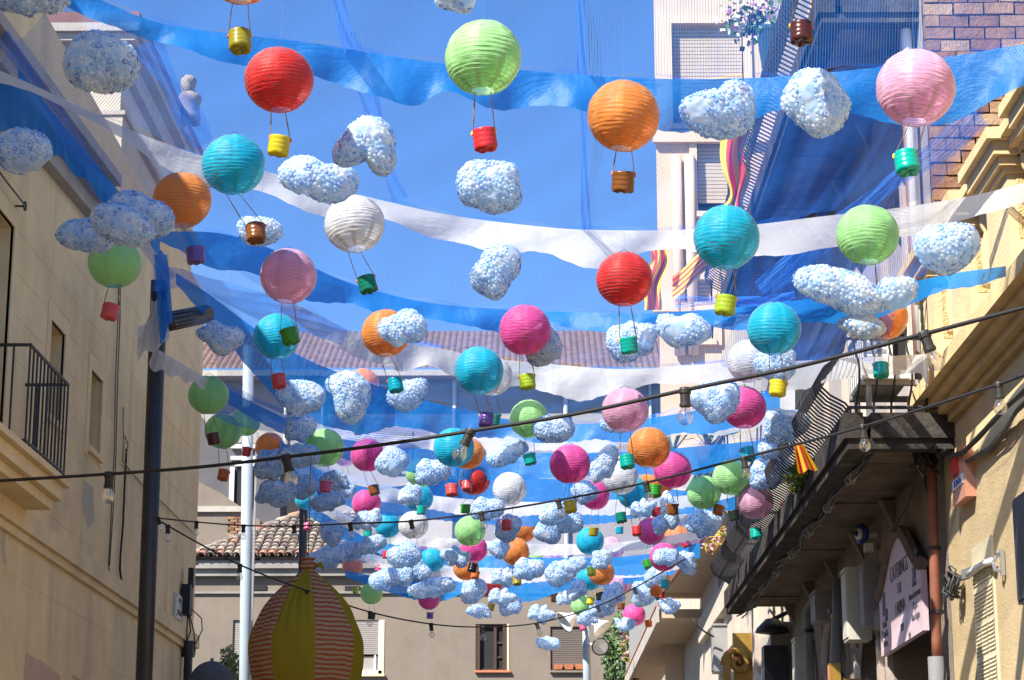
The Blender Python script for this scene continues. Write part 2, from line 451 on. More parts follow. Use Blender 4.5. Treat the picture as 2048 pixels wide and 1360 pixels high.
# cables on the wall, hook, plaque, junction box
def cable_thing(name, label, paths, r, m, cat='cable', n=5):
    root = None
    c = MB()
    for p in paths: c.tube(p, r, n)
    return tag(obj(name, c, m, None, True), label, cat)
def wx(pts, X=-3.97): return [onX(px, py, X) for px, py in pts]
cable_thing('wall_cable', 'pair of thin dark cables running down the cream wall left of the black post', [wx([(238, 540), (236, 640), (231, 760), (229, 900), (224, 1000), (217, 1130), (222, 1160), (231, 1166)]), wx([(241, 540), (240, 640), (235, 770), (232, 910), (227, 1010), (219, 1132)])], .006, M['cablegrey'])
cable_thing('wall_conduit', 'black conduit clipped upright on cream wall beside the small wires', [wx([(253, 898), (250, 960), (246, 1050), (241, 1110), (240, 1140), (245, 1173)])], .011, M['cable'])
cable_thing('old_wire', 'frayed old wire with brackets slanting down the cream wall', [wx([(247, 815), (246, 850), (248, 885), (245, 920), (255, 935), (290, 975), (330, 1010), (386, 1066)]), wx([(250, 872), (256, 890), (252, 905)])], .007, mat('dusty_wire', (0.33, 0.25, 0.14), 0.9))
h = MB(); h.tube(wx([(0, 345), (20, 372), (46, 405)], -3.9), .008, 5)
hk = onX(50, 412, -3.92); h.tube([hk + Vector((0, .035*math.cos(a), .035*math.sin(a))) for a in [k*2*math.pi/10 for k in range(11)]], .007, 5)
h.tube([hk, hk + Vector((-.09, 0, 0))], .009, 5)
tag(obj('iron_hook', h, M['iron']), 'black iron rod ending in a ring hook high on cream wall', 'hook')
pl = thing('street_plaque', 'small white marble street name plaque on cream wall corner', 'plaque', (-3.99, 24.1, 4.53))
q = MB(); q.bb(-4, -3.965, 23.84, 24.36, 4.40, 4.68); obj('plate', q, M['offwhite'], pl)
q = MB()
for yy in (23.88, 24.32):
    for zz in (4.43, 4.65): q.box((-3.962, yy, zz), (.01, .02, .02))
obj('screw', q, M['greybox'], pl)
for tt, zz, sz in (('CASA', 4.615, .07), ('Y', 4.555, .06), ('SOLERA', 4.475, .085)):
    text('lettering', tt, M['signgrey'], pl, (-3.963, 24.1, zz), (math.pi/2, 0, math.pi/2), sz)
jb = thing('junction_box', 'black cable junction box with hanging wires at the cream house corner', 'junction box', (-3.95, 25.2, 4.6))
q = MB(); c0 = onX(374, 1200, -3.93); q.box(c0, (.1, .22, .34)); q.box(c0 + Vector((.03, .06, .26)), (.06, .1, .22)); obj('case', q, M['cable'], jb)
q = MB()
for k in range(3):
    a = c0 + Vector((.02, -.06 + .06*k, -.15)); q.tube([a, a + Vector((.03*k, .02, -.2)), a + Vector((.04*k*(-1)**k, .02, -.42))], .008, 5)
q.tube([c0 + Vector((.05, .05, -.1)), c0 + Vector((.16, .08, -.2)), c0 + Vector((.17, .1, -.33)), c0 + Vector((.09, .1, -.5))], .007, 5)
obj('wire', q, M['cable'], jb)
q = MB(); a = onX(377, 1300, -3.92); q.tube([a + Vector((0, 0, .05)), a + Vector((0, 0, -1.2)), (a.x, a.y, 0)], .05, 8); q.tube([a + Vector((0, 0, .1)), a + Vector((0, 0, -.08))], .075, 8)
tag(obj('drain_pipe', q, M['pole']), 'dark drain pipe below the string course at the cream house corner', 'pipe')

# ================================================================== left: pale church-like building behind
CH = thing('pale_church', 'tall pale stone building with heavy cornice behind the cream house', 'building', (-6.5, 32, 0))
w = MB()
w.wall((0, 32, 0), XP, -YP, -16, -6.5, 0, 14.0)
w.wall((-6.5, 0, 0), YP, XP, 32, 39.4, 0, 14.0)
w.wall((0, 39.4, 0), XP, YP, -16, -6.5, 0, 14.0)
obj('wall', w, M['palewall'], CH)
w = MB(); w.bb(-6.86, -6.44, 31.93, 32.3, 0, 13.3); w.bb(-6.5, -6.43, 32.302, 32.5, 0, 13.3); obj('pilaster', w, M['palewall'], CH)
w = MB()
for (z0, z1, pr_) in ((13.25, 13.32, .10), (13.95, 14.05, .14), (14.052, 14.45, .06), (14.452, 14.58, .22), (14.582, 14.72, .30)):
    w.bb(-16, -6.5 + pr_, 32 - pr_, 39.4 + pr_, z0, z1)
obj('cornice', w, M['greystone'], CH)
w = MB(); w.bb(-16, -6.2, 31.7, 39.7, 14.722, 14.9); obj('roof', w, mat('dull_roof', (0.2, 0.1, 0.09)), CH)
st = thing('stone_statue', 'weathered stone bust standing on the pale building edge against the sky', 'statue', onY(372, 240, 36))
b0 = onY(378, 232, 36)
s = MB()
prof = [(.0, -.25), (.42, -.25), (.40, 0), (.34, .18), (.40, .45), (.44, .62), (.38, .78), (.2, .88), (.15, .98)]
s.lathe(prof, 14, Matrix.Translation(b0) @ Matrix.Scale(.5, 4), lambda r, z, a: (r * (1 + .10 * math.sin(3*a + z*9) + .06 * math.sin(7*a - z*17)), z + .02*math.sin(5*a)))
obj('torso', s, M['stone'], st, True)
s = MB()
s.lathe([(0, -.24), (.1, -.22), (.17, -.1), (.2, .04), (.19, .14), (.21, .2), (.16, .3), (.06, .36), (0, .36)], 14, Matrix.Translation(b0 + Vector((-.05, 0, .53))) @ Matrix.Rotation(.25, 4, 'Y') @ Matrix.Scale(.66, 4), lambda r, z, a: (r * (1 + .16 * math.sin(5*a + 20*z) * (z > .02) + .10 * math.sin(9*a - 31*z) * (z > .02) + .12*math.cos(a)*(z < .02)), z))
obj('head', s, M['stone'], st, True)

# ================================================================== end of the street: low house with tile roof
E1 = thing('tiled_house', 'tan rendered house with clay tile roof closing the end of the street', 'house', (-3, 60, 0))
def wrect(x0, y0, x1, y1, Y=60): a = onY(x0, y1, Y); b = onY(x1, y0, Y); return (a.x, b.x, a.z, b.z)
eops = [wrect(463, 1240, 492, 1345), wrect(700, 1240, 765, 1348), wrect(951, 1248, 1014, 1341), wrect(1101, 1253, 1165, 1341)]
w = MB()
w.wall((0, 60, 0), XP, -YP, -9.6, 3.0, 0, 10.25, eops, 0.2)
w.wall((-9.6, 0, 0), YP, -XP, 60, 70, 0, 10.25)
w.wall((3.0, 0, 0), YP, XP, 60, 70, 0, 10.25)
obj('wall', w, M['tan'], E1)
w = MB()
w.bb(-9.65, 1.4, 59.72, 60, 9.98, 10.2); w.bb(-9.65, 1.4, 59.82, 60, 9.78, 9.978); w.bb(-9.63, 1.4, 59.93, 60, 9.3, 9.36)
obj('cornice', w, M['grime'], E1)
for (vx, vy) in ((517, 1175), (705, 1178)):
    a = onY(vx, vy, 59.97); w = MB(); w.box(a, (.42, .05, .16)); obj('vent', w, M['dark'], E1)
for k, (a, b, c, d) in enumerate(eops):
    if k == 1:
        f = MB(); f.bb(a, b, 60.12, 60.16, c, d); wo = obj('window', f, M['dark'], E1)
        f = MB(); f.bb(b - .1, b, 60.0, 60.12, c, d); f.bb(a, a + .06, 60.0, 60.12, c, d); f.bb(a, b, 60.0, 60.12, c, c + .1); f.bb(b - .22, b - .17, 60.05, 60.12, c, c + .62)
        obj('frame', f, M['white'], wo)
        f = MB(); f.bb(a + .06, b - .1, 60.10, 60.115, c + .1, c + .5); obj('curtain', f, M['rolldark'], wo)
        zz = c + .55
        f = MB()
        while zz < d: f.bb(a + .06, b - .1, 60.03, 60.06, zz, zz + .045); zz += .055
        obj('roller_shutter', f, M['rolldark'], wo)
        f = MB(); f.bb(a - .05, b + .08, 59.9, 60.05, c - .07, c); obj('sill', f, M['beige_trim'], E1)
    else:
        mm = M['dark'] if k == 2 else (M['rollbrown'] if k == 3 else M['rolldark'])
        f = MB(); f.bb(a, b, 60.14, 60.18, c, d); wo = obj('window', f, M['dark'], E1)
        f = MB()
        if k == 2:
            f.bb(a, a + .12, 60.02, 60.14, c, d); f.bb(b - .12, b, 60.02, 60.14, c, d); f.bb(a + .5, a + .58, 60.06, 60.14, c, d)
            f.bb(a + .12, b - .12, 60.1, 60.14, c, c + .06); f.bb(a + .58, b - .12, 60.09, 60.13, c + .35, c + .4); f.bb(a + .58, b - .12, 60.09, 60.13, c + .75, c + .8)
            obj('shutter', f, M['darkwood'], wo)
        else:
            zz = c
            while zz < d: f.bb(a, b, 60.06, 60.1, zz, zz + .05); zz += .06
            obj('roller_shutter', f, mm, wo)
        f = MB(); f.bb(a - .02, b + .1, 59.9, 60.06, c - .06, c); obj('sill', f, M['terracotta'] if k == 2 else M['tan'], E1)
    if k >= 1:
        f = MB(); f.bb(b, b + .06, 59.98, 60, c, d); obj('surround', f, M['beige_trim'], E1)
# flower trough on the sill of the right window
a, b, c, d = eops[3]
for k in range(3):
    f = MB(); x = a + .1 + k * .3; f.add([(x, 59.88, c + .02), (x + .22, 59.88, c + .02), (x + .22, 60.0, c + .02), (x, 60.0, c + .02), (x - .02, 59.85, c + .16), (x + .24, 59.85, c + .16), (x + .24, 60.02, c + .16), (x - .02, 60.02, c + .16)], [(0,3,2,1), (0,1,5,4), (1,2,6,5), (2,3,7,6), (3,0,4,7), (4,5,6,7)])
    tag(obj('flower_trough', f, M['terracotta']), ['left', 'middle', 'right'][k] + ' terracotta trough on the sill of the brown shuttered end window', 'trough', 'troughs on the end window sill')
# roof tiles
eaveY, eaveZ, slope = 59.62, 10.26, R(25)
tm = MB(); K = 5
def tile_mesh(mt):
    t = MB()
    for i in range(K + 1):
        a_ = math.pi * i / K
        for (yy, rr, lift) in ((0, .142, .035), (.56, .105, 0)):
            t.v.append(Vector((math.cos(a_) * rr, yy, math.sin(a_) * rr * .8 + lift)))
    t.f = [(2*i, 2*i+1, 2*i+3, 2*i+2) for i in range(K)]
    n0 = len(t.v)
    for i in range(K + 1):
        a_ = math.pi * i / K
        t.v.append(Vector((math.cos(a_) * .115, 0.01, math.sin(a_) * .085 + .02)))
    for i in range(K): t.f.append((2*i, 2*i+2, n0+i+1, n0+i))
    return t.mesh('roof_tile', mt, False)
tmes = [tile_mesh(x) for x in M['tile']]
rb = MB()
x0, x1 = -9.6, -3.7
L_ = 4.4
cs, sn = math.cos(slope), math.sin(slope)
hipx = -6.9
rb.add([(x0, eaveY, eaveZ), (x1, eaveY, eaveZ), (x1, eaveY + L_*cs, eaveZ + L_*sn), (hipx, eaveY + L_*cs, eaveZ + L_*sn)], [(0, 1, 2, 3)])
rb.add([(x0, eaveY, eaveZ), (hipx, eaveY + L_*cs, eaveZ + L_*sn), (hipx, 70, eaveZ + L_*sn), (x0, 70, eaveZ)], [(0, 1, 2, 3)])
obj('roof', rb, M['tile'][2], E1)
rows = 12; nt_ = 0
for rr in range(rows):
    s0 = rr * L_ / rows
    x = x0 + .1
    while x < x1:
        lim = x0 + (hipx - x0) * (s0 + .15) / L_
        if x > lim:
            k = 3 if (rr == 0 and random.random() < .5) or random.random() < .015 else random.choice([0, 0, 1, 1, 2])
            inst('roof_tile', tmes[k], E1, Vector((x + random.uniform(-.012, .012), eaveY - .05 + s0*cs, eaveZ + s0*sn + .03)) - L1.location*0 - E1.location, (slope + random.uniform(-.03, .03), 0, random.uniform(-.03, .03)), (.9, .82, .9)); nt_ += 1
        x += .245
rg = MB(); 
for i in range(9):
    t = i / 9; p = Vector((x0 + (hipx-x0)*t, eaveY + L_*cs*t, eaveZ + L_*sn*t + .06)); p2 = Vector((x0 + (hipx-x0)*(t+.13), eaveY + L_*cs*(t+.13), eaveZ + L_*sn*(t+.13) + .04))
    rg = MB(); rg.tube([p, p2], [.13, .1], 8); obj('ridge_tile', rg, random.choice(M['tile']), E1, True)

# left rear: gable wall and dark house between the cream house and the mast
q = MB()
pts = [(380, 955), (440, 985), (520, 1040), (520, 1130), (380, 1130)]
f0 = [onY(x, y, 64) for x, y in pts]; f1 = [p + Vector((0, 3, 0)) for p in f0]
q.add(f0 + f1, [(0, 1, 2, 3, 4)] + [(i, i+5, (i+1) % 5 + 5, (i+1) % 5) for i in range(5)] + [(9, 8, 7, 6, 5)])
gw = obj('gable_wall', q, M['tan']); tag(gw, 'weathered tan gable wall with sloping top behind the cream house corner', 'wall')
q = MB(); a = onY(380, 1016, 63.95); b = onY(487, 1022, 63.95); q.bb(a.x, b.x, 63.9, 64.0, a.z - .12, a.z + .05); obj('coping', q, M['greystone'], gw)
bm1 = MB(); bm1.bb(0, .23, -.03, .0, 0, .07); bme = [bm1.mesh('brick', x) for x in M['brick']]
a = onY(460, 1072, 63.98)
for r_i in range(7):
    for c_i in range(2):
        inst('brick', random.choice(bme), gw, (a.x + c_i * .25 + (r_i % 2) * .1 - .1, 63.98, a.z + r_i * .085), None, (.9, 1, 1))
DK = thing('dark_house', 'dark grey house with pale window trim behind the white mast', 'house', onY(440, 1010, 70))
q = MB()
pts = [(376, 820), (398, 826), (440, 882), (560, 890), (560, 1090), (376, 1090)]
f0 = [onY(x, y, 70) for x, y in pts]; f1 = [p + Vector((0, 6, 0)) for p in f0]; n_ = len(pts)
q.add(f0 + f1, [tuple(range(n_))] + [(i, i+n_, (i+1) % n_ + n_, (i+1) % n_) for i in range(n_)])
obj('wall', q, M['darkgrey'], DK)
for (xa, ya, xb, yb, mm, nm) in ((458, 935, 470, 1010, 'offwhite', 'window_jamb'), (470, 940, 505, 1010, 'dark', 'window'), (462, 890, 512, 897, 'offwhite', 'moulding'), (462, 913, 512, 920, 'offwhite', 'moulding'), (470, 928, 512, 933, 'offwhite', 'moulding')):
    a = onY(xa, yb, 69.9); b = onY(xb, ya, 69.9); q = MB(); q.bb(a.x, b.x, 69.8 if mm != 'dark' else 69.9, 70, a.z, b.z); obj(nm, q, M[mm], DK)
q = MB(); a = onY(513, 1060, 72); b = onY(620, 930, 72); q.bb(a.x, b.x, 72, 80, 6, b.z)
bb_ = obj('beige_block', q, M['beige']); tag(bb_, 'plain sunlit beige wall of a house rising behind the clay tile roof', 'house')
q = MB(); a = onY(405, 1040, 72); 
q = MB(); a = onY(838, 1060, 75); b = onY(905, 962, 75); q.bb(a.x, b.x, 75, 83, 6, b.z)
b2 = obj('gabled_block', q, M['palewall']); tag(b2, 'small pale house gable glimpsed between the coloured strips', 'house')
q = MB(); c_ = (a.x + b.x) / 2; q.add([(a.x - .2, 74.6, b.z), (b.x + .2, 74.6, b.z), (c_, 74.6, b.z + .55), (a.x - .2, 83, b.z), (b.x + .2, 83, b.z), (c_, 83, b.z + .55)], [(0, 1, 2), (0, 2, 5, 3), (1, 4, 5, 2), (3, 5, 4)])
obj('roof', q, M['fartile'], b2)

# far grey building with long tiled roof
E3 = thing('far_building', 'long grey building with red tiled roof and drainpipes, farthest behind everything', 'building', (-3, 86, 0))
w = MB(); w.wall((0, 86, 0), XP, -YP, -14.2, 8.8, 0, 21.6); w.wall((-14.2, 0, 0), YP, -XP, 86, 100, 0, 21.6); w.wall((8.8, 0, 0), YP, XP, 86, 100, 0, 21.6)
obj('wall', w, mat('far_grey_render', (0.33, 0.30, 0.275), 0.95, 0.06, 0.6), E3)
w = MB(); w.bb(-14.6, 9.2, 85.0, 86, 21.38, 21.62); obj('eave', w, M['greystone'], E3)
w = MB(); sl = R(27)
ny = 14
w.grid(lambda u, v: (-14.6 + 23.8*u, 85.0 + v*6.0, 21.66 + v*6.0*math.tan(sl) + .07*abs(math.sin(u*math.pi*92)) + .03*((v*ny) % 1.0)), 92*6, ny*2)
obj('roof', w, M['fartile'], E3)
for px in (572, 646, 909, 1131, 1300):
    a = onY(px, 780, 85.9); w = MB(); w.tube([(a.x, 85.86, 21.4), (a.x, 85.86, 5)], .09 if px in (909, 1131) else .06, 8); w.tube([(a.x, 85.86, 18.9), (a.x, 85.86, 18.7)], .13, 8); obj('drain_pipe', w, M['offwhite'], E3)
for (px, py) in ((630, 905), (800, 905), (1010, 905), (1240, 905), (1390, 905)):
    a = onY(px, py, 86); w = MB(); w.bb(a.x - .5, a.x + .5, 85.93, 86, a.z - .9, a.z + .9); obj('window', w, M['rolldark'], E3)
# ================================================================== right: yellow single-storey house with parapet
R1 = thing('yellow_house', 'ochre yellow house with moulded cornice and piered parapet at right edge', 'house', (3.25, 12, 0))
YE = 16.74
w = MB()
w.wall((3.25, 0, 0), YP, -XP, -6, YE, 0, 5.06)
w.wall((0, -6, 0), XP, -YP, 3.25, 12, 0, 5.06)
w.add([(3.25, -6, 5.06), (12, -6, 5.06), (12, YE, 5.06), (3.25, YE, 5.06)], [(0, 1, 2, 3)])
obj('wall', w, M['yellow'], R1)
w = MB()
for (z0, z1, pr_) in ((5.0, 5.06, .05), (5.062, 5.13, .12), (5.132, 5.19, .19), (5.192, 5.30, .27), (5.302, 5.34, .22)):
    w.bb(3.25 - pr_, 3.5, -6, YE, z0, z1)
obj('cornice', w, M['yellow_trim'], R1)
w = MB(); w.bb(3.36, 3.6, -6, YE, 5.342, 6.16); obj('parapet', w, M['yellow_rough'], R1)
w = MB(); w.add([(3.04, -6, 5.342), (3.36, -6, 5.342), (3.36, YE - .01, 5.342), (3.04, YE - .01, 5.342), (3.27, -6, 5.62), (3.36, -6, 5.62), (3.36, YE - .01, 5.62), (3.27, YE - .01, 5.62)], [(0,1,5,4), (2,3,7,6), (3,0,4,7), (4,5,6,7)]); obj('plinth', w, M['yellow'], R1)
for k in range(7):
    ya = 16.05 - k * 1.33
    w = MB(); w.bb(3.10, 3.62, ya, ya + .66, 5.345, 6.12)
    pier = obj('pier', w, M['yellow'], R1)
    w = MB(); w.bb(3.16, 3.60, ya - .004, ya, 5.62, 6.06); obj('roughcast_panel', w, M['yellow_rough'], pier)
    w = MB()
    for (z0, z1, pr_) in ((6.06, 6.10, .03), (6.10, 6.16, .06), (6.162, 6.25, .10), (6.252, 6.33, .15)): w.bb(3.10 - pr_, 3.64, ya - pr_, ya + .66 + (pr_ if k else 0), z0 + .0005*k, z1)
    obj('capital', w, M['yellow_trim'], pier)
    if k:
        for j in range(3):
            yb = ya + .80 + j * .19
            w = MB(); T = Matrix.Translation((3.22, yb, 5.62))
            w.lathe([(.0, 0), (.06, 0), (.06, .05), (.035, .08), (.065, .2), (.05, .32), (.03, .40), (.055, .44), (.06, .52), (0, .52)], 10, T); obj('baluster', w, M['yellow_trim'], R1, True)
w = MB()
for (z0, z1, pr_) in ((6.163, 6.20, .04), (6.202, 6.26, .10), (6.262, 6.34, .16)): w.bb(3.2 - pr_, 3.68, -6, YE, z0, z1)
obj('coping', w, M['yellow_trim'], R1)
# details on the yellow wall
al = thing('alarm_box', 'salmon red alarm box with red beacon on the yellow wall', 'alarm', (3.2, 15.85, 4.28))
q = MB(); q.bb(3.17, 3.25, 15.58, 16.05, 4.31, 4.68); obj('case', q, M['salmon'], al)
q = MB(); q.bb(3.145, 3.17, 15.78, 15.98, 4.52, 4.64); obj('beacon', q, M['red'], al)
q = MB(); q.bb(3.164, 3.17, 15.62, 16.02, 4.42, 4.49); obj('label_strip', q, M['white'], al)
text('lettering', 'RONDA', M['blue_enamel'], al, (3.163, 15.82, 4.455), (math.pi/2, 0, -math.pi/2), .075)
for k in range(5):
    q = MB(); q.bb(3.163, 3.17, 15.98, 16.04, 4.53 + k*.024, 4.54 + k*.024); obj('slot', q, M['dark'], al)
vt = thing('vent_grille', 'cream louvred ventilation panel let into the yellow wall below cement patch', 'vent', (3.22, 15.5, 2.0))
q = MB(); q.bb(3.235, 3.25, 15.1, 15.8, 1.6, 3.95); obj('panel', q, M['vent'], vt)
zz = 1.64; k = 0
while zz < 3.78:
    if k % 9 != 8:
        for (ya, yb) in ((15.13, 15.34), (15.36, 15.56), (15.58, 15.77)):
            q = MB() if False else None
        q = MB()
        for (ya, yb) in ((15.13, 15.34), (15.36, 15.56), (15.58, 15.77)): q.add([(3.236, ya, zz), (3.236, yb, zz), (3.226, yb, zz + .006), (3.226, ya, zz + .006), (3.236, yb, zz + .022), (3.236, ya, zz + .022)], [(0, 1, 2, 3), (3, 2, 4, 5)])
        obj('louvre', q, M['vent'], vt)
    zz += .028; k += 1
q = MB(); q.tube([onX(x, y, 3.2) for x, y in ((1938, 1150), (1950, 1138), (1970, 1126), (1983, 1122))], .025, 8); tag(obj('bent_pipe', q, M['white'], None, True), 'short curved white pipe over the vent on the yellow wall', 'pipe')
q = MB(); a = onX(1925, 1158, 3.246)
pp = [onX(x, y, 3.244) for x, y in ((1920, 1160), (1922, 1140), (1950, 1130), (1968, 1108), (1982, 1098), (1984, 1118), (1955, 1132), (1938, 1155))]
q.add(pp + [p + Vector((.006, 0, 0)) for p in pp], [tuple(range(8))[::-1], tuple(range(8, 16))] + [(i, (i+1) % 8, (i+1) % 8 + 8, i + 8) for i in range(8)])
tag(obj('cement_patch', q, M['cement']), 'ragged grey cement patch above the louvred vent on yellow wall', 'patch')
q = MB(); hk = onX(1996, 1125, 3.2); q.tube([hk + Vector((0, 0, .07)), hk + Vector((0, .02, .05)), hk + Vector((-.03, .03, 0)), hk + Vector((-.02, 0, -.05)), hk + Vector((.03, 0, -.06))], .014, 6); q.box(hk + Vector((.03, 0, 0)), (.03, .03, .18)); tag(obj('wall_hook', q, M['aluminium']), 'small metal hook plate beside the vent on yellow wall', 'hook')
q = MB(); q.bb(3.12, 3.25, 12.4, 13.85, 3.30, 3.98); sp = obj('slate_cabinet', q, M['slate']); tag(sp, 'dark slate grey cabinet mounted on yellow wall at the right edge', 'cabinet')
q = MB(); q.bb(3.112, 3.12, 12.42, 13.83, 3.32, 3.96); obj('front_panel', q, M['slate'], sp)
rp = thing('rust_drain_pipe', 'rust brown drain pipe between the yellow house and stone house', 'pipe', (3.16, 16.9, 0))
q = MB(); q.tube([(3.17, 16.82, 5.0), (3.16, 16.84, 4.4), (3.15, 16.88, 3.4), (3.15, 16.9, 3.25)], .04, 10); obj('pipe', q, M['rust'], rp, True)
q = MB(); q.tube([(3.14, 16.9, 3.27), (3.14, 16.9, 0)], .062, 10); obj('sleeve', q, M['greypipe'], rp, True)
for zz in (4.7, 4.1, 3.6): q = MB(); q.tube([(3.16, 16.86, zz), (3.16, 16.86, zz + .03)], .055, 8); obj('bracket', q, M['iron'], rp)

# ================================================================== right: old stone house with long iron balconies
R2 = thing('stone_house', 'old stone house with long wrought iron balconies and shop front at right', 'house', (3.25, 17, 0))
Y0, Y1 = 16.75, 27.2
ops2 = [(17.35, 19.55, 0, 3.95), (20.2, 21.5, 0, 3.95), (22.7, 23.7, 0, 3.9), (24.9, 26.1, 0, 3.9)]
ups = [(17.9, 18.9, 5.2, 7.5), (20.6, 21.6, 5.2, 7.5), (23.2, 24.2, 5.2, 7.5), (25.5, 26.3, 5.2, 7.5), (17.9, 18.9, 8.9, 11.2), (20.6, 21.6, 8.9, 11.2), (23.2, 24.2, 8.9, 11.2)]
w = MB(); w.wall((3.25, 0, 0), YP, -XP, Y0, Y1, 0, 5.0, ops2, 0.35); obj('wall', w, M['stone'], R2)
w = MB(); w.wall((3.252, 0, 0), YP, -XP, Y0, Y1, 5.0, 14.5, ups, 0.25); w.wall((0, Y1, 0), XP, YP, 3.252, 10, 0, 14.5); w.wall((0, Y0 + .03, 0), XP, -YP, 3.252, 10, 5.08, 14.5)
w.add([(3.252, Y0, 14.5), (10, Y0, 14.5), (10, Y1, 14.5), (3.252, Y1, 14.5)], [(0, 1, 2, 3)])
obj('upper_wall', w, M['upperwall'], R2)
for (a, b, c, d) in ops2:
    q = MB(); q.bb(3.61, 3.63, a, b, c, d); obj('door_recess', q, M['dark'], R2)
    # jamb pilasters and an arched hood mould
    for yy in (a - .14, b):
        q = MB(); q.bb(3.20, 3.25, yy, yy + .14, 0, 3.75); obj('pilaster', q, M['stonelight'], R2)
    q = MB(); m_ = (a + b) / 2; wd = (b - a) / 2 + .14
    if a < 18: continue
    arc = [Vector((3.22, m_ + wd * math.cos(t), d - .12 + .55 * math.sin(t))) for t in [math.pi * i / 14 for i in range(15)]]
    q.tube(arc, .05, 6); obj('arch_moulding', q, M['stonelight'], R2)
    if a > 18:
        q = MB()
        n_ = 12
        for i in range(n_):
            t0, t1 = math.pi * i / n_, math.pi * (i + 1) / n_
            y0_, y1_ = m_ + (wd - .14) * math.cos(t0), m_ + (wd - .14) * math.cos(t1)
            z0_, z1_ = d - .6 + .6 * math.sin(t0), d - .6 + .6 * math.sin(t1)
            q.add([(3.24, y0_, z0_), (3.24, y1_, z1_), (3.24, y1_, d + .002), (3.24, y0_, d + .002)], [(0, 1, 2, 3)])
        obj('arch_spandrel', q, M['stone'], R2)
for (a, b, c, d) in ups:
    q = MB(); q.bb(3.49, 3.51, a, b, c, d); wo = obj('window', q, M['glass'], R2)
    q = MB()
    for yy in (a, (a+b)/2 - .03, b - .06): q.bb(3.44, 3.49, yy, yy + .06, c, d)
    q.bb(3.441, 3.489, a, b, c + 1.5, c + 1.56); obj('frame', q, M['offwhite'], wo)
    q = MB(); q.bb(3.2, 3.252, a - .15, a, c, d + .15); q.bb(3.2, 3.252, b, b + .15, c, d + .15); q.bb(3.2, 3.252, a, b, d, d + .15); obj('surround', q, M['stonelight'], R2)
# brick side wall above the terrace
bk = MB(); bk.bb(-.118, .118, -.05, .03, -.047, .047)
bms = [bk.mesh('brick', x) for x in M['brick']]
half = MB(); half.bb(-.055, .055, -.05, .03, -.047, .047); hms = [half.mesh('brick', x) for x in M['brick']]
q = MB(); q.bb(3.26, 10, Y0 + .005, Y0 + .03, 5.08, 14.4); obj('mortar_bed', q, M['mortar'], R2)
zz = 5.15; k = 0
while zz < 9.6:
    x = 3.38 if k % 2 == 0 else 3.26 + .245
    if k % 2: inst('brick', random.choice(hms), R2, Vector((3.325, Y0, zz)) - R2.location)
    while x < 4.5:
        inst('brick', random.choice(bms), R2, Vector((x, Y0 + random.uniform(-.01, .012), zz + random.uniform(-.003, .003))) - R2.location, (0, random.uniform(-.012, .012), random.uniform(-.02, .02)))
        x += .252
    zz += .108; k += 1
# white pipes on the upper corner
q = MB(); q.tube([(3.17, 17.05, 5.2), (3.17, 17.05, 14)], .045, 8); tag(obj('white_pipe', q, M['white'], None, True), 'white drain pipe rising at the corner of the brick wall', 'pipe')
q = MB(); q.tube([(3.18, 17.3, 5.2), (3.18, 17.3, 14)], .03, 8); tag(obj('pink_pipe', q, M['salmon'], None, True), 'slim pinkish pipe beside the white drain pipe near brick wall', 'pipe')

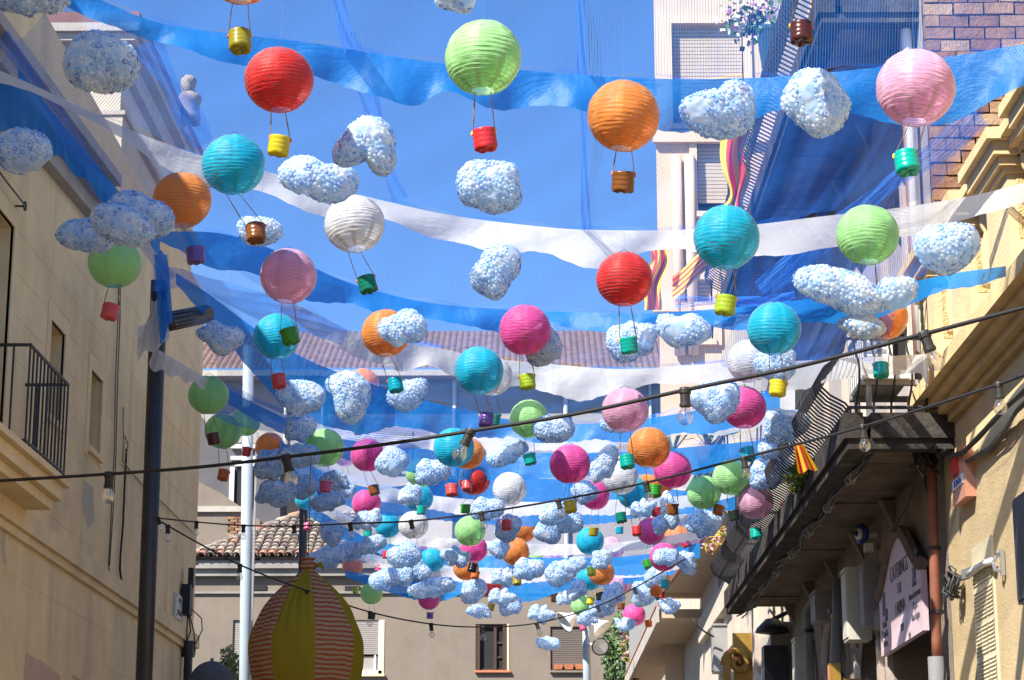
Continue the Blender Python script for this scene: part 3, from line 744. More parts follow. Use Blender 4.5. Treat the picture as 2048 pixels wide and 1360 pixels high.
def bar_profile(top):
    # bellied lower half, straight twisted upper half (local: x towards the street is negative)
    P_ = [(0.02, 0.0), (0.02, .05), (-.02, .10), (-.13, .16), (-.20, .23), (-.22, .31), (-.17, .39), (-.07, .46), (-.02, .52), (0, .60)]
    return [Vector((x, 0, z)) for x, z in P_] + [Vector((0, 0, top))]
def long_balcony(name, zb, ya, yb, xf, label, slabs=True):
    B = thing(name, label, 'balcony', (xf, ya, zb))
    q = MB(); q.bb(xf, 3.25, ya, yb, zb + .1, zb + .2); obj('floor', q, M['fascia'], B)
    q = MB(); q.bb(xf - .05, xf + .10, ya - .05, yb, zb + .02, zb + .22); q.bb(xf - .02, xf + .16, ya - .02, yb, zb - .06, zb + .018)
    q.bb(xf + .161, 3.25, ya - .05, ya + .10, zb + .021, zb + .219); q.bb(xf + .161, 3.25, ya - .02, ya + .14, zb - .059, zb + .019)
    obj('fascia', q, M['fascia'], B)
    n_ = 11; L = (yb - ya - .14) / n_
    for i in range(n_):
        y = ya + .14 + i * L
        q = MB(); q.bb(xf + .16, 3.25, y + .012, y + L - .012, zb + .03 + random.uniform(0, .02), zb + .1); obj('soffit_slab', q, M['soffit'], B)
    # corbels at the wall
    for i in range(6):
        y = ya + .9 + i * (yb - ya - 1.2) / 5
        q = MB(); q.add([(3.25, y, zb - .25), (3.25, y + .12, zb - .25), (3.25, y, zb + .03), (3.25, y + .12, zb + .03), (3.12, y, zb + .03), (3.12, y + .12, zb + .03)], [(0, 2, 4), (1, 5, 3), (0, 4, 5, 1), (2, 3, 5, 4), (0, 1, 3, 2)]); obj('corbel', q, M['stone'], B)
    zt = zb + .22
    top = 1.0
    q = MB()
    for z_ in (.05, .60, 1.0):
        q.tube([(3.22, ya, zt + z_), (xf, ya, zt + z_), (xf, yb - .05, zt + z_), (3.22, yb - .05, zt + z_)], .016 if z_ < .9 else .024, 6)
    obj('rail', q, M['iron'], B)
    bm_ = MB(); bm_.tube(bar_profile(1.0), .0095, 5); bme_ = bm_.mesh('baluster', M['iron'])
    tw = MB()
    tw.tube([Vector((0, 0, .62 + .38 * i / 12)) for i in range(13)], [.010 + .006 * abs(math.sin(i * 1.1)) for i in range(13)], 5); 
    twm = tw.mesh('twist', M['iron'])
    y = ya + .06; k = 0
    while y < yb - .06:
        o = inst('baluster', bme_, B, Vector((xf, y, zt)) - B.location)
        inst('twist', twm, o)
        y += .108; k += 1
    for i in range(6):
        x = xf + .06 + i * .135
        o = inst('baluster', bme_, B, Vector((x, ya, zt)) - B.location, (0, 0, math.pi/2)); inst('twist', twm, o)
    return B
BL = long_balcony('iron_balcony', 4.86, 16.3, 27.0, 2.45, 'lower long balcony with bellied black iron railing over the shop front')
BU = long_balcony('iron_balcony', 8.62, 16.9, 26.9, 2.45, 'upper long balcony with black iron railing and draped striped flag')
# air conditioner on the lower balcony
ac = thing('air_conditioner', 'white air conditioner unit standing on the near end of lower balcony', 'air conditioner', (2.85, 16.75, 5.1))
q = MB(); q.bb(2.62, 2.98, 16.55, 17.35, 5.42, 5.98); obj('case', q, M['acwhite'], ac)
for k in range(9): q = MB(); q.bb(2.64, 2.80, 16.545, 16.55, 5.46 + k*.055, 5.49 + k*.055); obj('louvre', q, M['greybox'], ac)
q = MB(); q.bb(2.85, 2.95, 16.54, 16.55, 5.5, 5.9); obj('grille', q, M['dark'], ac)
for y_ in (16.6, 17.2):
    q = MB(); q.bb(2.6, 3.2, y_, y_ + .06, 5.38, 5.42); q.bb(2.64, 2.68, y_ + .001, y_ + .059, 5.08, 5.39); obj('bracket', q, M['greybox'], ac)
# cable bundle along the balcony edge and along the yellow cornice
rnd = random.Random(3)
def bundle(name, label, base, n, spread, r, m, loose=0.03):
    c = MB()
    for k in range(n):
        ph = rnd.uniform(0, 6); off = Vector((rnd.uniform(-spread, spread), 0, rnd.uniform(-spread, spread)))
        c.tube([p + off + Vector((math.sin(i*1.3 + ph), 0, math.cos(i*.9 + ph))) * loose * (i % 7 != 0) for i, p in enumerate(base)], r * rnd.uniform(.7, 1.2), 5)
    return tag(obj(name, c, m, None, True), label, 'cables')
bundle('cable_bundle', 'untidy bundle of grey cables clipped under the long balcony edge', [Vector((2.62 + .02*math.sin(i), 16.45 + i * .35, 4.78)) for i in range(31)], 8, .03, .009, M['cablegrey'], .025)
TW = ['nearest', 'second', 'third', 'fourth', 'fifth', 'sixth', 'farthest']
for i in range(7):
    y = 17.3 + i * 1.4; cc_ = Vector((2.6, y, 4.77)); tieM = MB()
    rk = random.Random(i); tieM.tube([cc_ + Vector((.03*math.cos(a)*rk.uniform(.5, 1.6), .12*math.sin(a*.37 + i) + .02*math.sin(a*3), -.01 + .03*math.sin(a)*rk.uniform(.5, 1.8))) for a in [t*6*math.pi/27 for t in range(28)]], .0032, 4)
    tag(obj('wire_loop', tieM, M['offwhite'], None, True), TW[i] + ' pale wire loop tying the cables under the long balcony', 'wire', 'wire loops under the balcony')
bundle('facade_cables', 'thick black cables sagging beneath the yellow house cornice', [onX(x, y, 3.16) for x, y in ((1850, 900), (1872, 893), (1900, 912), (1925, 905), (1950, 880), (1985, 842), (2015, 812), (2048, 782), (2090, 750), (2140, 690))], 4, .02, .013, M['cable'], .015)
bundle('slack_cables', 'looser grey cable loop drooping below the black cornice cables', [onX(x, y, 3.17) for x, y in ((1880, 905), (1905, 925), (1930, 928), (1965, 905), (2000, 865), (2030, 822), (2060, 790), (2100, 740))], 2, .03, .011, M['cablegrey'], .02)
q = MB(); rr = random.Random(4)
for k in range(26):
    c = onX(1858, 900, 3.1) + Vector((rr.gauss(0, .05), rr.gauss(0, .1), rr.gauss(0, .06)))
    q.tube([c + Vector((rr.uniform(-.07, .07), rr.uniform(-.07, .07), rr.uniform(-.1, .1))) for _ in range(4)], .011, 4)
tag(obj('cable_tangle', q, M['cable'], None, True), 'black tangle of cable ends where balcony meets yellow house', 'cables')
q = MB(); rr = random.Random(5)
for k in range(16):
    c = onX(1905, 1170, 3.16) + Vector((rr.gauss(0, .02), rr.gauss(0, .03), rr.gauss(0, .02))); R0 = rr.uniform(.05, .1)
    q.tube([c + Vector((0.02*math.sin(3*a), R0*math.cos(a), R0*math.sin(a))) for a in [t*2*math.pi/10 for t in range(11)]], .008, 4)
tag(obj('coiled_wire', q, M['cablegrey'], None, True), 'small coil of spare wire hung beside the rust pipe', 'wire')
cable_thing('hanging_cable', 'black cable running down the stone house edge beside rust pipe', [[onX(x, y, 3.18) for x, y in ((1855, 900), (1850, 960), (1858, 1000), (1862, 1080), (1872, 1180), (1876, 1240))]], .011, M['cable'])
cable_thing('soffit_cable', 'thin cable looping from the blue enamel lamp under the balcony', [[onX(x, y, 3.15) for x, y in ((1763, 1066), (1790, 1050), (1815, 1010), (1830, 960), (1845, 900))]], .009, M['cablegrey'])
# pink shop sign in the arch
sg = thing('shop_sign', 'pink arched shop sign with thin lettering above the doorway', 'sign', (3.2, 18.4, 3.5))
ys = [17.38 + i * (19.52 - 17.38) / 24 for i in range(25)]
def ztop(y):
    t = (y - 18.45) / 1.07
    return 4.02 + .42 * (math.cos(t * math.pi) * .5 + .5) ** .8
q = MB(); xa, xb = 3.14, 3.19
top = [Vector((xa, y, ztop(y))) for y in ys]; bot = [Vector((xa, y, 3.53)) for y in ys]; topb = [Vector((xb, y, ztop(y))) for y in ys]; botb = [Vector((xb, y, 3.53)) for y in ys]
n_ = 25
q.add(top + bot + topb + botb, [(i, i+1, n_+i+1, n_+i) for i in range(24)] + [(2*n_+i+1, 2*n_+i, 3*n_+i, 3*n_+i+1) for i in range(24)] + [(i, 2*n_+i, 2*n_+i+1, i+1) for i in range(24)] + [(n_+i, n_+i+1, 3*n_+i+1, 3*n_+i) for i in range(24)] + [(0, n_, 3*n_, 2*n_), (24, 2*n_+24, 3*n_+24, n_+24)])
obj('board', q, M['pinksign'], sg)
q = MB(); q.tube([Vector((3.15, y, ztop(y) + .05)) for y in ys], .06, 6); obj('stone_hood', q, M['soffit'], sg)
rt = (math.pi/2, 0, -math.pi/2)
for tt, yy, zz, sz in (('CATERINGS', 18.4, 4.16, .20), ('THE', 18.4, 4.0, .15), ('FARINA', 18.4, 3.84, .17), ('1929', 18.35, 3.66, .10)):
    t_ = text('lettering', tt, M['signink'], sg, (3.137, yy, zz), rt, sz, .002, .006); t_.scale = (.85, 1.0, 1)
for k, tt in enumerate(('Carns', 'Vins i Pa', 'Menu', )): text('lettering', tt, M['signgrey'], sg, (3.137, 19.25, 3.79 - k*.085), rt, .09)
for k, tt in enumerate(('Cuina', 'Fums de mercat', 'Tapes', 'Vins i aigua')): text('lettering', tt, M['signgrey'], sg, (3.137, 17.68, 3.95 - k*.09), rt, .085)
for (ya, za) in ((19.25, 3.92), (19.14, 3.86), (19.25, 4.02), (17.56, 4.1), (17.66, 4.03), (17.56, 4.16)):
    q = MB(); q.bb(3.132, 3.139, ya - .06, ya + .06, za - .05, za + .05); obj('ornament', q, M['signgrey'], sg)
# blue enamel insulator/lamp, utility boxes, pipes in the shade
lm = thing('enamel_wall_lamp', 'round blue and white enamel lamp high on the shaded stone wall', 'lamp', (3.2, 20.14, 4.74))
c0 = Vector((3.12, 20.14, 4.74))
T = Matrix.Translation(c0) @ Matrix.Rotation(-math.pi/2, 4, 'Y') @ Matrix.Rotation(.5, 4, 'X')
q = MB(); q.lathe([(0, .0), (.085, .0), (.1, .03), (.085, .05), (.0, .05)], 18, T); obj('rim', q, M['blue_enamel'], lm, True)
q = MB(); q.lathe([(0, .052), (.06, .052), (.05, .075), (0, .085)], 16, T); obj('face', q, M['white'], lm, True)
q = MB(); q.lathe([(0, .086), (.03, .086), (.02, .1), (0, .1)], 12, T); obj('centre', q, M['blue_enamel'], lm, True)
q = MB(); q.tube([c0 + Vector((.13, 0, 0)), c0 + Vector((0, 0, -.02))], .03, 8); q.box(c0 + Vector((.04, .0, -.13)), (.08, .1, .08)); obj('bracket', q, M['white'], lm)
def ubox(name, label, c, size, m):
    t_ = thing(name, label, 'utility box', c)
    q = MB(); q.box(c, size); obj('case', q, m, t_)
    q = MB(); q.box(Vector(c) + Vector((-size[0]/2 - .006, 0, 0)), (.012, size[1]*.86, size[2]*.92)); obj('lid', q, m, t_)
    q = MB(); q.box(Vector(c) + Vector((0, 0, size[2]/2 + .015)), (size[0]*1.15, size[1]*1.1, .03)); obj('cap', q, m, t_)
ubox('utility_box', 'tall pale utility box on the stone wall beside the pink sign', (3.12, 20.75, 4.13), (.22, .34, .66), M['box'])
ubox('utility_box', 'dark grey slim box just right of the tall pale utility box', (3.17, 20.22, 4.15), (.14, .3, .56), M['greybox'])
ubox('utility_box', 'small grey box with holes high under the balcony middle', (3.14, 23.3, 4.42), (.2, .45, .3), M['greybox'])
ubox('utility_box', 'pale narrow utility box low on the wall next to grey pipe', (3.13, 25.1, 3.9), (.2, .3, .72), M['box'])
def vpipe(name, label, pts, r, m):
    t_ = thing(name, label, 'pipe', pts[-1])
    q = MB(); q.tube(pts, r, 10); obj('pipe', q, m, t_, True)
    for z_ in (pts[0][2] - .35, pts[0][2] - 1.0): q = MB(); q.tube([(pts[-1][0], pts[-1][1], z_), (pts[-1][0], pts[-1][1], z_ + .04)], r * 1.25, 8); obj('bracket', q, M['iron'], t_)
vpipe('grey_drain_pipe', 'grey drain pipe with elbow beneath the balcony far end', [(3.2, 23.75, 4.62), (3.13, 24.2, 4.6), (3.1, 24.3, 4.5), (3.1, 24.3, 0)], .055, M['greypipe'])
vpipe('grey_drain_pipe', 'short grey pipe with wide sleeve at mid wall under balcony', [(3.16, 22.2, 4.6), (3.14, 22.25, 4.2), (3.12, 22.3, 3.75), (3.12, 22.3, 0)], .06, M['greypipe'])
q = MB(); a = onX(1662, 1345, 2.95); q.bb(2.93, 3.04, a.y - .04, a.y + .04, 2.6, a.z + .09); q.bb(3.04, 3.25, a.y - .01, a.y + .01, a.z - .1, a.z - .06); ob_ = obj('hanging_sign', q, M['ochre']); tag(ob_, 'orange projecting sign edge low on the shaded stone wall', 'sign')
q = MB(); q.bb(2.92, 2.93, a.y - .03, a.y + .03, 2.62, a.z + .07); obj('edge_trim', q, M['orange_plastic'], ob_)
sw = thing('shop_lantern', 'black wall lantern under the far end of the lower balcony', 'lamp', (2.95, 26.4, 4.2))
c0 = at(1545, 1265, 27.0)
q = MB(); q.lathe([(0, .18), (.08, .17), (.2, .05), (.22, 0), (.1, -.02), (0, -.02)], 12, Matrix.Translation(c0 + Vector((0, 0, .0)))); obj('hood', q, M['iron'], sw, True)
q = MB(); q.box(c0 + Vector((.02, 0, -.55)), (.3, .3, .75)); obj('body', q, M['iron'], sw)
q = MB(); q.tube([c0 + Vector((0, 0, .16)), c0 + Vector((.3, 0, .3)), Vector((3.25, c0.y, c0.z + .32))], .03, 6); obj('arm', q, M['iron'], sw)
gl = thing('gilded_ornament', 'gold painted scroll ornament on the pale wall beyond the balcony', 'ornament', at(1475, 1325, 29))
c0 = at(1475, 1325, 29)
q = MB(); q.tube([c0 + Vector((.11*t*math.cos(t*1.9)*.35, -.02, .11*t*math.sin(t*1.9)*.35)) for t in [k*.22 for k in range(24)]], .045, 7); q.tube([c0 + Vector((-.12, 0, .1)), c0 + Vector((-.16, -.05, -.15)), c0 + Vector((-.1, 0, -.5))], .06, 7); obj('scroll', q, M['ochre'], gl, True)
q = MB(); q.box(c0 + Vector((.1, .08, -.1)), (.3, .1, 1.0)); obj('back_plate', q, M['ochre'], gl)

# ================================================================== right: pale house with wooden fascia (beyond), then tall beige block
R3 = thing('pale_house', 'pale rendered house with brown boarded balcony beyond the stone house', 'house', (3.0, 27.3, 0))
w = MB(); o3 = [(29.6, 30.6, 0, 4.6), (32.2, 33.2, 3.0, 5.0), (35.0, 36.0, 0, 4.6), (29.8, 30.8, 6.9, 9.0), (33.2, 34.2, 6.9, 9.0)]
w.wall((3.0, 0, 0), YP, -XP, 27.25, 37.6, 0, 9.6, o3, 0.2); w.wall((0, 27.25, 0), XP, -YP, 3.0, 9, 0, 9.6); w.add([(3, 27.25, 9.6), (9, 27.25, 9.6), (9, 37.6, 9.6), (3, 37.6, 9.6)], [(0, 1, 2, 3)])
obj('wall', w, M['palewall'], R3)
for (a, b, c, d) in o3: q = MB(); q.bb(3.2, 3.22, a, b, c, d); obj('window', q, M['brownwood'] if c < 1 else M['glass'], R3)
for yy in (28.6, 31.4, 34.0):
    q = MB(); q.bb(2.93, 3.0, yy, yy + .3, 0, 6.2); obj('pilaster', q, M['stonelight'], R3)
q = MB(); q.bb(2.88, 3.0, 27.3, 37.6, 5.55, 5.95); obj('string_course', q, M['palewall'], R3)
def xo(y): return 2.66 - (y - 28.4) * .035
q = MB(); ya, yb = 28.6, 38.2
q.add([(xo(ya), ya, 6.5), (3.0, ya, 6.5), (3.0, yb, 6.5), (xo(yb), yb, 6.5), (xo(ya), ya, 6.66), (3.0, ya, 6.66), (3.0, yb, 6.66), (xo(yb), yb, 6.66)], [(0,3,2,1), (4,5,6,7), (0,1,5,4), (1,2,6,5), (2,3,7,6), (3,0,4,7)])
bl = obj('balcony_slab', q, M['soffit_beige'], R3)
for k in range(4):
    q = MB(); z0 = 6.46 + k * .075; xa_, xb_ = xo(ya) - .02, xo(yb) - .02
    q.add([(xa_ - .03, ya, z0), (xa_ + .02, ya, z0), (xb_ + .02, yb, z0), (xb_ - .03, yb, z0), (xa_ - .03, ya, z0 + .07), (xa_ + .02, ya, z0 + .07), (xb_ + .02, yb, z0 + .07), (xb_ - .03, yb, z0 + .07)], [(0,3,2,1), (4,5,6,7), (0,1,5,4), (1,2,6,5), (2,3,7,6), (3,0,4,7)])
    obj('fascia_board', q, M['brownwood'], bl)
for y_ in (28.75, 38.3):
    q = MB(); q.bb(xo(y_) - .1, 3.0, y_ - .15, y_ + .02, 6.42, 6.74); obj('beam', q, M['beige_trim'], R3)
q = MB()
for y_ in [28.7 + i * .32 for i in range(30)]: q.tube([(xo(y_), y_, 6.7), (xo(y_), y_, 7.6)], .012, 4)
q.tube([(xo(28.7), 28.7, 7.6), (xo(38), 38, 7.6)], .02, 5); q.tube([(xo(28.7), 28.7, 7.1), (xo(38), 38, 7.1)], .012, 5)
obj('railing', q, M['iron'], R3)
q = MB(); zc = .0
for i in range(20):
    for j in range(6):
        a_ = (28.8 + i * .17, 6.75 + j * .14)
        q.tube([(xo(a_[0]) - .03, a_[0], a_[1]), (xo(a_[0]) - .04, a_[0] + .085, a_[1] + .05), (xo(a_[0]) - .03, a_[0] + .17, a_[1])], .028, 4)
obj('woven_screen', q, mat('grey_woven_screen', (0.09, 0.095, 0.1), 0.8, 0.3, 20), R3)
R4 = thing('tall_beige_block', 'tall beige apartment block with roller shutters under the netting at right', 'building', (2.62, 43, 0))
ra = wrect(1346, 48, 1486, 250, 43); rb_ = wrect(1396, 262, 1456, 425, 43); rc = wrect(1372, 560, 1425, 680, 43)
w = MB(); w.wall((0, 43, 0), XP, -YP, 2.62, 9, 0, 26, [ra, rb_, rc], .3); w.add([(2.62, 43, 0), (4.2, 52, 0), (4.2, 52, 26), (2.62, 43, 26)], [(0, 1, 2, 3)]); obj('wall', w, M['beige'], R4)
w = MB(); w.bb(3.0, 3.05, 37.6, 43, 0, 9.2); w.add([(3.0, 37.6, 9.2), (9, 37.6, 9.2), (9, 43, 9.2), (3.0, 43, 9.2)], [(0, 1, 2, 3)]); obj('side_wing', w, M['palewall'], R4)
for (a, b, c, d), fr in ((ra, .0), (rb_, .0), (rc, 0)):
    q = MB(); q.bb(a, b, 43.28, 43.3, c, d); wo = obj('window', q, M['glass'], R4)
    q = MB(); zz = c + (.25 if (a, b, c, d) == rb_ else 0)
    while zz < d:
        q.bb(a + .03, b - .03, 43.13, 43.16, zz, zz + .07); zz += .082
    obj('roller_shutter', q, M['roll'], wo)
    q = MB(); q.bb(a - .16, a, 42.93, 43.0, c - .12, d + .16); q.bb(b, b + .16, 42.93, 43.0, c - .12, d + .16); q.bb(a, b, 42.93, 43.0, d, d + .16); q.bb(a - .05, b + .05, 42.88, 43.0, c - .12, c); obj('surround', q, M['beige_trim'], R4)
for px in (1352, 1378):
    a = onY(px, 300, 42.9); q = MB(); q.tube([(a.x, 42.9, 12), (a.x, 42.9, 16.3)], .11, 10); obj('half_column', q, M['beige_trim'], R4, True)
q = MB(); q.bb(2.5, 9, 42.8, 43.0, 12.9, 13.1); q.bb(2.55, 9, 42.85, 43.0, 16.6, 16.85); obj('string_course', q, M['beige_trim'], R4)
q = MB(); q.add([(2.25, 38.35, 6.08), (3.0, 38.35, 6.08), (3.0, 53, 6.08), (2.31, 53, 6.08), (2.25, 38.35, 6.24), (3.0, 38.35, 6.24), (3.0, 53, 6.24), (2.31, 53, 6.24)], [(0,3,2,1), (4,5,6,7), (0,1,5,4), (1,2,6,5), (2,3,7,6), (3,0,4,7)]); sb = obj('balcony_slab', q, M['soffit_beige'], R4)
q = MB(); q.bb(2.2, 2.245, 38.3, 53, 6.0, 6.28); obj('slab_edge', q, M['greystone'], sb)
q = MB(); q.bb(2.185, 2.26, 38.3, 53, 6.282, 6.31); obj('tile_edge', q, M['terracotta'], sb)
q = MB()
for i in range(70): q.tube([(2.24, 38.5 + i*.2, 6.31), (2.24, 38.5 + i*.2, 7.2)], .012, 4)
q.tube([(2.24, 38.5, 7.2), (2.24, 52.5, 7.2)], .02, 5); obj('railing', q, M['greypipe'], R4)
cable_thing('loose_cable', 'black cable drooping from the boarded balcony to the grey wall box', [[at(x, y, 33) for x, y in ((1386, 1238), (1395, 1252), (1410, 1264), (1428, 1274))]], .015, M['cable'])
ubox('utility_box', 'grey meter box on the pale house wall below boarded balcony', tuple(onX(1440, 1300, 2.9)), (.22, .5, .7), M['greybox'])
# ================================================================== lamp posts and mast
LP = thing('street_lamp', 'charcoal street lamp post with perforated head before the cream house', 'street lamp', (-3.32, 18.4, 0))
pt = at(319, 560, 18.5); pb = at(288, 1360, 18.5)
dirp = (pt - pb)
base = pb - dirp * (pb.z / dirp.z)
q = MB(); q.tube([base, pb, pt], .073, 14); obj('post', q, M['pole'], LP, True)
q = MB(); q.tube([base, base + Vector((0, 0, .5))], .11, 14); obj('base', q, M['pole'], LP, True)
ha, hb = at(328, 645, 18.45), at(412, 628, 19.1)
q = MB(); q.tube([ha, hb], .085, 14); head = obj('lamp_head', q, M['pole'], LP, True)
ax = (hb - ha).normalized(); sd = ax.cross(ZP).normalized()
hole = MB(); hole.tube([(0, 0, 0), (0, 0, .004)], .008, 6); hme = hole.mesh('perforation', M['greybox'])
for i in range(9):
    for j, ang in enumerate((-.9, -.45, 0, .4, .8)):
        n_ = (sd * math.cos(ang) + ax.cross(sd) * math.sin(ang))
        if n_.dot(ha - CAM) > 0: n_ = -n_
        p = ha + ax * (.05 + i * .038 + (j % 2) * .018) + n_ * .085
        o = inst('perforation', hme, head, p - world_loc(head)); o.rotation_mode = 'QUATERNION'; o.rotation_quaternion = n_.to_track_quat('Z', 'Y')
MS = thing('floodlight_mast', 'pale blue steel mast left of the striped fabric balloon', 'mast', (-4.15, 31, 0))
a, b = at(490, 1360, 31), at(497, 690, 31)
q = MB(); q.tube([(a.x, a.y, 0), a, b], [.085, .085, .078], 14); obj('shaft', q, M['mast'], MS, True)
q = MB(); q.box((a.x + .075, a.y - .03, 6.2), (.03, .06, 3.6)); obj('cable_duct', q, M['greybox'], MS)
q = MB(); q.tube([(a.x, a.y, 0), (a.x, a.y, .6)], .15, 14); obj('base', q, M['mast'], MS, True)
P2 = thing('street_lamp', 'dark slim lamp post rising behind the striped fabric balloon', 'street lamp', (-4.05, 38, 0))
a = at(605, 1130, 38); b = at(608, 985, 38)
q = MB(); q.tube([(a.x, a.y, 0), a, b], .075, 12); obj('post', q, M['pole'], P2, True)
q = MB(); q.tube([b, b + Vector((.5, .1, .05))], .085, 12); obj('lamp_head', q, M['pole'], P2, True)
P3 = thing('spotlight_post', 'pale grey post carrying white spotlights at the street end', 'spotlight post', tuple(at(1170, 1360, 47)))
a = at(1174, 1360, 47); b = at(1172, 1228, 47)
q = MB(); q.tube([(a.x, a.y, 0), a, b], .085, 12); obj('post', q, M['mast'], P3, True)
def spot(px, py, D, d, s, rim):
    c = at(px, py, D); T = Matrix.Translation(c) @ Vector(d).to_track_quat('Z', 'Y').to_matrix().to_4x4()
    q = MB(); q.lathe([(0, -.35*s), (.1*s, -.35*s), (.14*s, -.15*s), (.4*s, .2*s), (.42*s, .24*s), (.36*s, .2*s), (0, .12*s)], 16, T)
    o = obj('spotlight', q, M['white'], P3, True)
    if rim:
        q = MB(); q.lathe([(.40*s, .22*s), (.46*s, .22*s), (.46*s, .28*s), (.40*s, .28*s)], 18, T); obj('rim', q, M['iron'], o, True)
        q = MB(); q.lathe([(0, .2*s), (.4*s, .24*s)], 18, T); obj('lens', q, M['aluminium'], o, True)
    q = MB(); q.tube([c, at(1172, py - 6, 47)], .03, 6); obj('bracket', q, M['white'], P3)
spot(1138, 1238, 46.6, (-.8, -.3, -.6), .62, False)
spot(1198, 1250, 46.6, (.6, -.3, -.7), .55, False)
spot(1199, 1292, 46.4, (.15, -.95, -.25), .42, True)

# ================================================================== paper lantern balloons
COL = {'red': (0.90, 0.035, 0.03), 'light green': (0.50, 0.93, 0.38), 'orange': (1.0, 0.37, 0.07), 'pink': (0.97, 0.53, 0.74),
       'magenta': (0.96, 0.11, 0.45), 'teal': (0.0, 0.62, 0.86), 'white': (0.95, 0.95, 0.95), 'lilac': (0.5, 0.3, 0.75)}
def paper_mat(name, c):
    m, nt, out = new_mat(name)
    tc = N(nt, 'ShaderNodeTexCoord')
    sx = N(nt, 'ShaderNodeSeparateXYZ'); nt.links.new(tc.outputs['Object'], sx.inputs[0])
    at2 = N(nt, 'ShaderNodeMath', operation='ARCTAN2'); nt.links.new(sx.outputs[1], at2.inputs[0]); nt.links.new(sx.outputs[0], at2.inputs[1])
    mu = N(nt, 'ShaderNodeMath', operation='MULTIPLY'); mu.inputs[1].default_value = 8 / (2 * math.pi); nt.links.new(at2.outputs[0], mu.inputs[0])
    fr = N(nt, 'ShaderNodeMath', operation='FRACT'); nt.links.new(mu.outputs[0], fr.inputs[0])
    lt = N(nt, 'ShaderNodeMath', operation='LESS_THAN'); lt.inputs[1].default_value = 0.25; nt.links.new(fr.outputs[0], lt.inputs[0])
    # seam: two layers of paper, so less light comes through
    tc_ = N(nt, 'ShaderNodeMix', data_type='RGBA'); tc_.inputs[6].default_value = rgb(c); tc_.inputs[7].default_value = rgb(tuple(x * .2 for x in c)); nt.links.new(lt.outputs[0], tc_.inputs[0])
    no = N(nt, 'ShaderNodeTexNoise', Scale=26.0, Detail=4.0, Roughness=0.6)
    mp = N(nt, 'ShaderNodeMapping'); mp.inputs['Scale'].default_value = (1, 1, 2.4); nt.links.new(tc.outputs['Object'], mp.inputs[0]); nt.links.new(mp.outputs[0], no.inputs['Vector'])
    bp = N(nt, 'ShaderNodeBump', Strength=0.6, Distance=0.007); nt.links.new(no.outputs[0], bp.inputs['Height'])
    df = N(nt, 'ShaderNodeBsdfDiffuse', Color=rgb(tuple(x * .97 + .02 for x in c)), Roughness=0.4); nt.links.new(bp.outputs[0], df.inputs['Normal'])
    tl = N(nt, 'ShaderNodeBsdfTranslucent'); nt.links.new(tc_.outputs[2], tl.inputs[0]); nt.links.new(bp.outputs[0], tl.inputs['Normal'])
    mx = N(nt, 'ShaderNodeMixShader'); mx.inputs[0].default_value = .34; nt.links.new(df.outputs[0], mx.inputs[1]); nt.links.new(tl.outputs[0], mx.inputs[2])
    gl = N(nt, 'ShaderNodeBsdfGlossy', Roughness=0.45); gl.inputs['Color'].default_value = (1, 1, 1, 1); nt.links.new(bp.outputs[0], gl.inputs['Normal'])
    fz = N(nt, 'ShaderNodeFresnel', IOR=1.3)
    m2 = N(nt, 'ShaderNodeMixShader'); nt.links.new(fz.outputs[0], m2.inputs[0]); nt.links.new(mx.outputs[0], m2.inputs[1]); nt.links.new(gl.outputs[0], m2.inputs[2])
    tp = N(nt, 'ShaderNodeBsdfTransparent'); tp.inputs[0].default_value = rgb(tuple(x * .75 + .25 for x in c))
    ta = N(nt, 'ShaderNodeMapRange'); ta.inputs['To Min'].default_value = 0.25; ta.inputs['To Max'].default_value = 0.04; nt.links.new(lt.outputs[0], ta.inputs['Value'])
    m3 = N(nt, 'ShaderNodeMixShader'); nt.links.new(ta.outputs[0], m3.inputs[0]); nt.links.new(m2.outputs[0], m3.inputs[1]); nt.links.new(tp.outputs[0], m3.inputs[2])
    nt.links.new(m3.outputs[0], out.inputs[0])
    return m
RAD = 0.19
def shade_mesh(m, seed):
    rr = random.Random(seed)
    bands = 21; sub = 4; seg = 56
    th0, th1 = 0.30, math.pi - 0.30
    rows = bands * sub
    edge = [0.0]
    for i in range(bands): edge.append(edge[-1] + rr.uniform(.8, 1.2))
    edge = [e / edge[-1] for e in edge]
    tl = [(rr.uniform(0, 6.28), rr.uniform(.0, .034)) for _ in range(bands + 1)]
    me = MB(); vs = []
    for i in range(rows + 1):
        b = min(i // sub, bands - 1); f = (i - b * sub) / sub
        t = edge[b] + (edge[b + 1] - edge[b]) * f
        for j in range(seg):
            a = 2 * math.pi * j / seg
            tilt = (tl[b][1] * math.cos(a - tl[b][0])) * (1 - f) + (tl[b + 1][1] * math.cos(a - tl[b + 1][0])) * f
            th = th0 + (th1 - th0) * t + tilt * math.sin(math.pi * t)
            pinch = 1 - .012 * math.sin(math.pi * f) - .008 * math.sin(a * 9 + b * 2.1) * math.sin(math.pi * f) * rr.uniform(.3, 1)
            r = RAD * pinch * (1 + .007 * math.sin(2 * a + seed) * math.sin(th) + .006 * math.sin(3 * a + th * 4 + seed * 2) + .004 * math.sin(7 * a - th * 9))
            vs.append((r * math.sin(th) * math.cos(a), r * math.sin(th) * math.sin(a), r * math.cos(th) * .985))
    fs = [(i*seg+j, (i+1)*seg+j, (i+1)*seg+(j+1) % seg, i*seg+(j+1) % seg) for i in range(rows) for j in range(seg)]
    me.add(vs, fs)
    mesh = me.mesh('lantern_shade', m, True)
    return mesh
SH = {k: [shade_mesh(paper_mat('paper_' + k.replace(' ', '_'), c), 10 + i)] for i, (k, c) in enumerate(COL.items())}
for i, k in enumerate(COL): SH[k].append(shade_mesh(SH[k][0].materials[0], 40 + i))
sp = MB(); TURNS = 21; NP = TURNS * 36
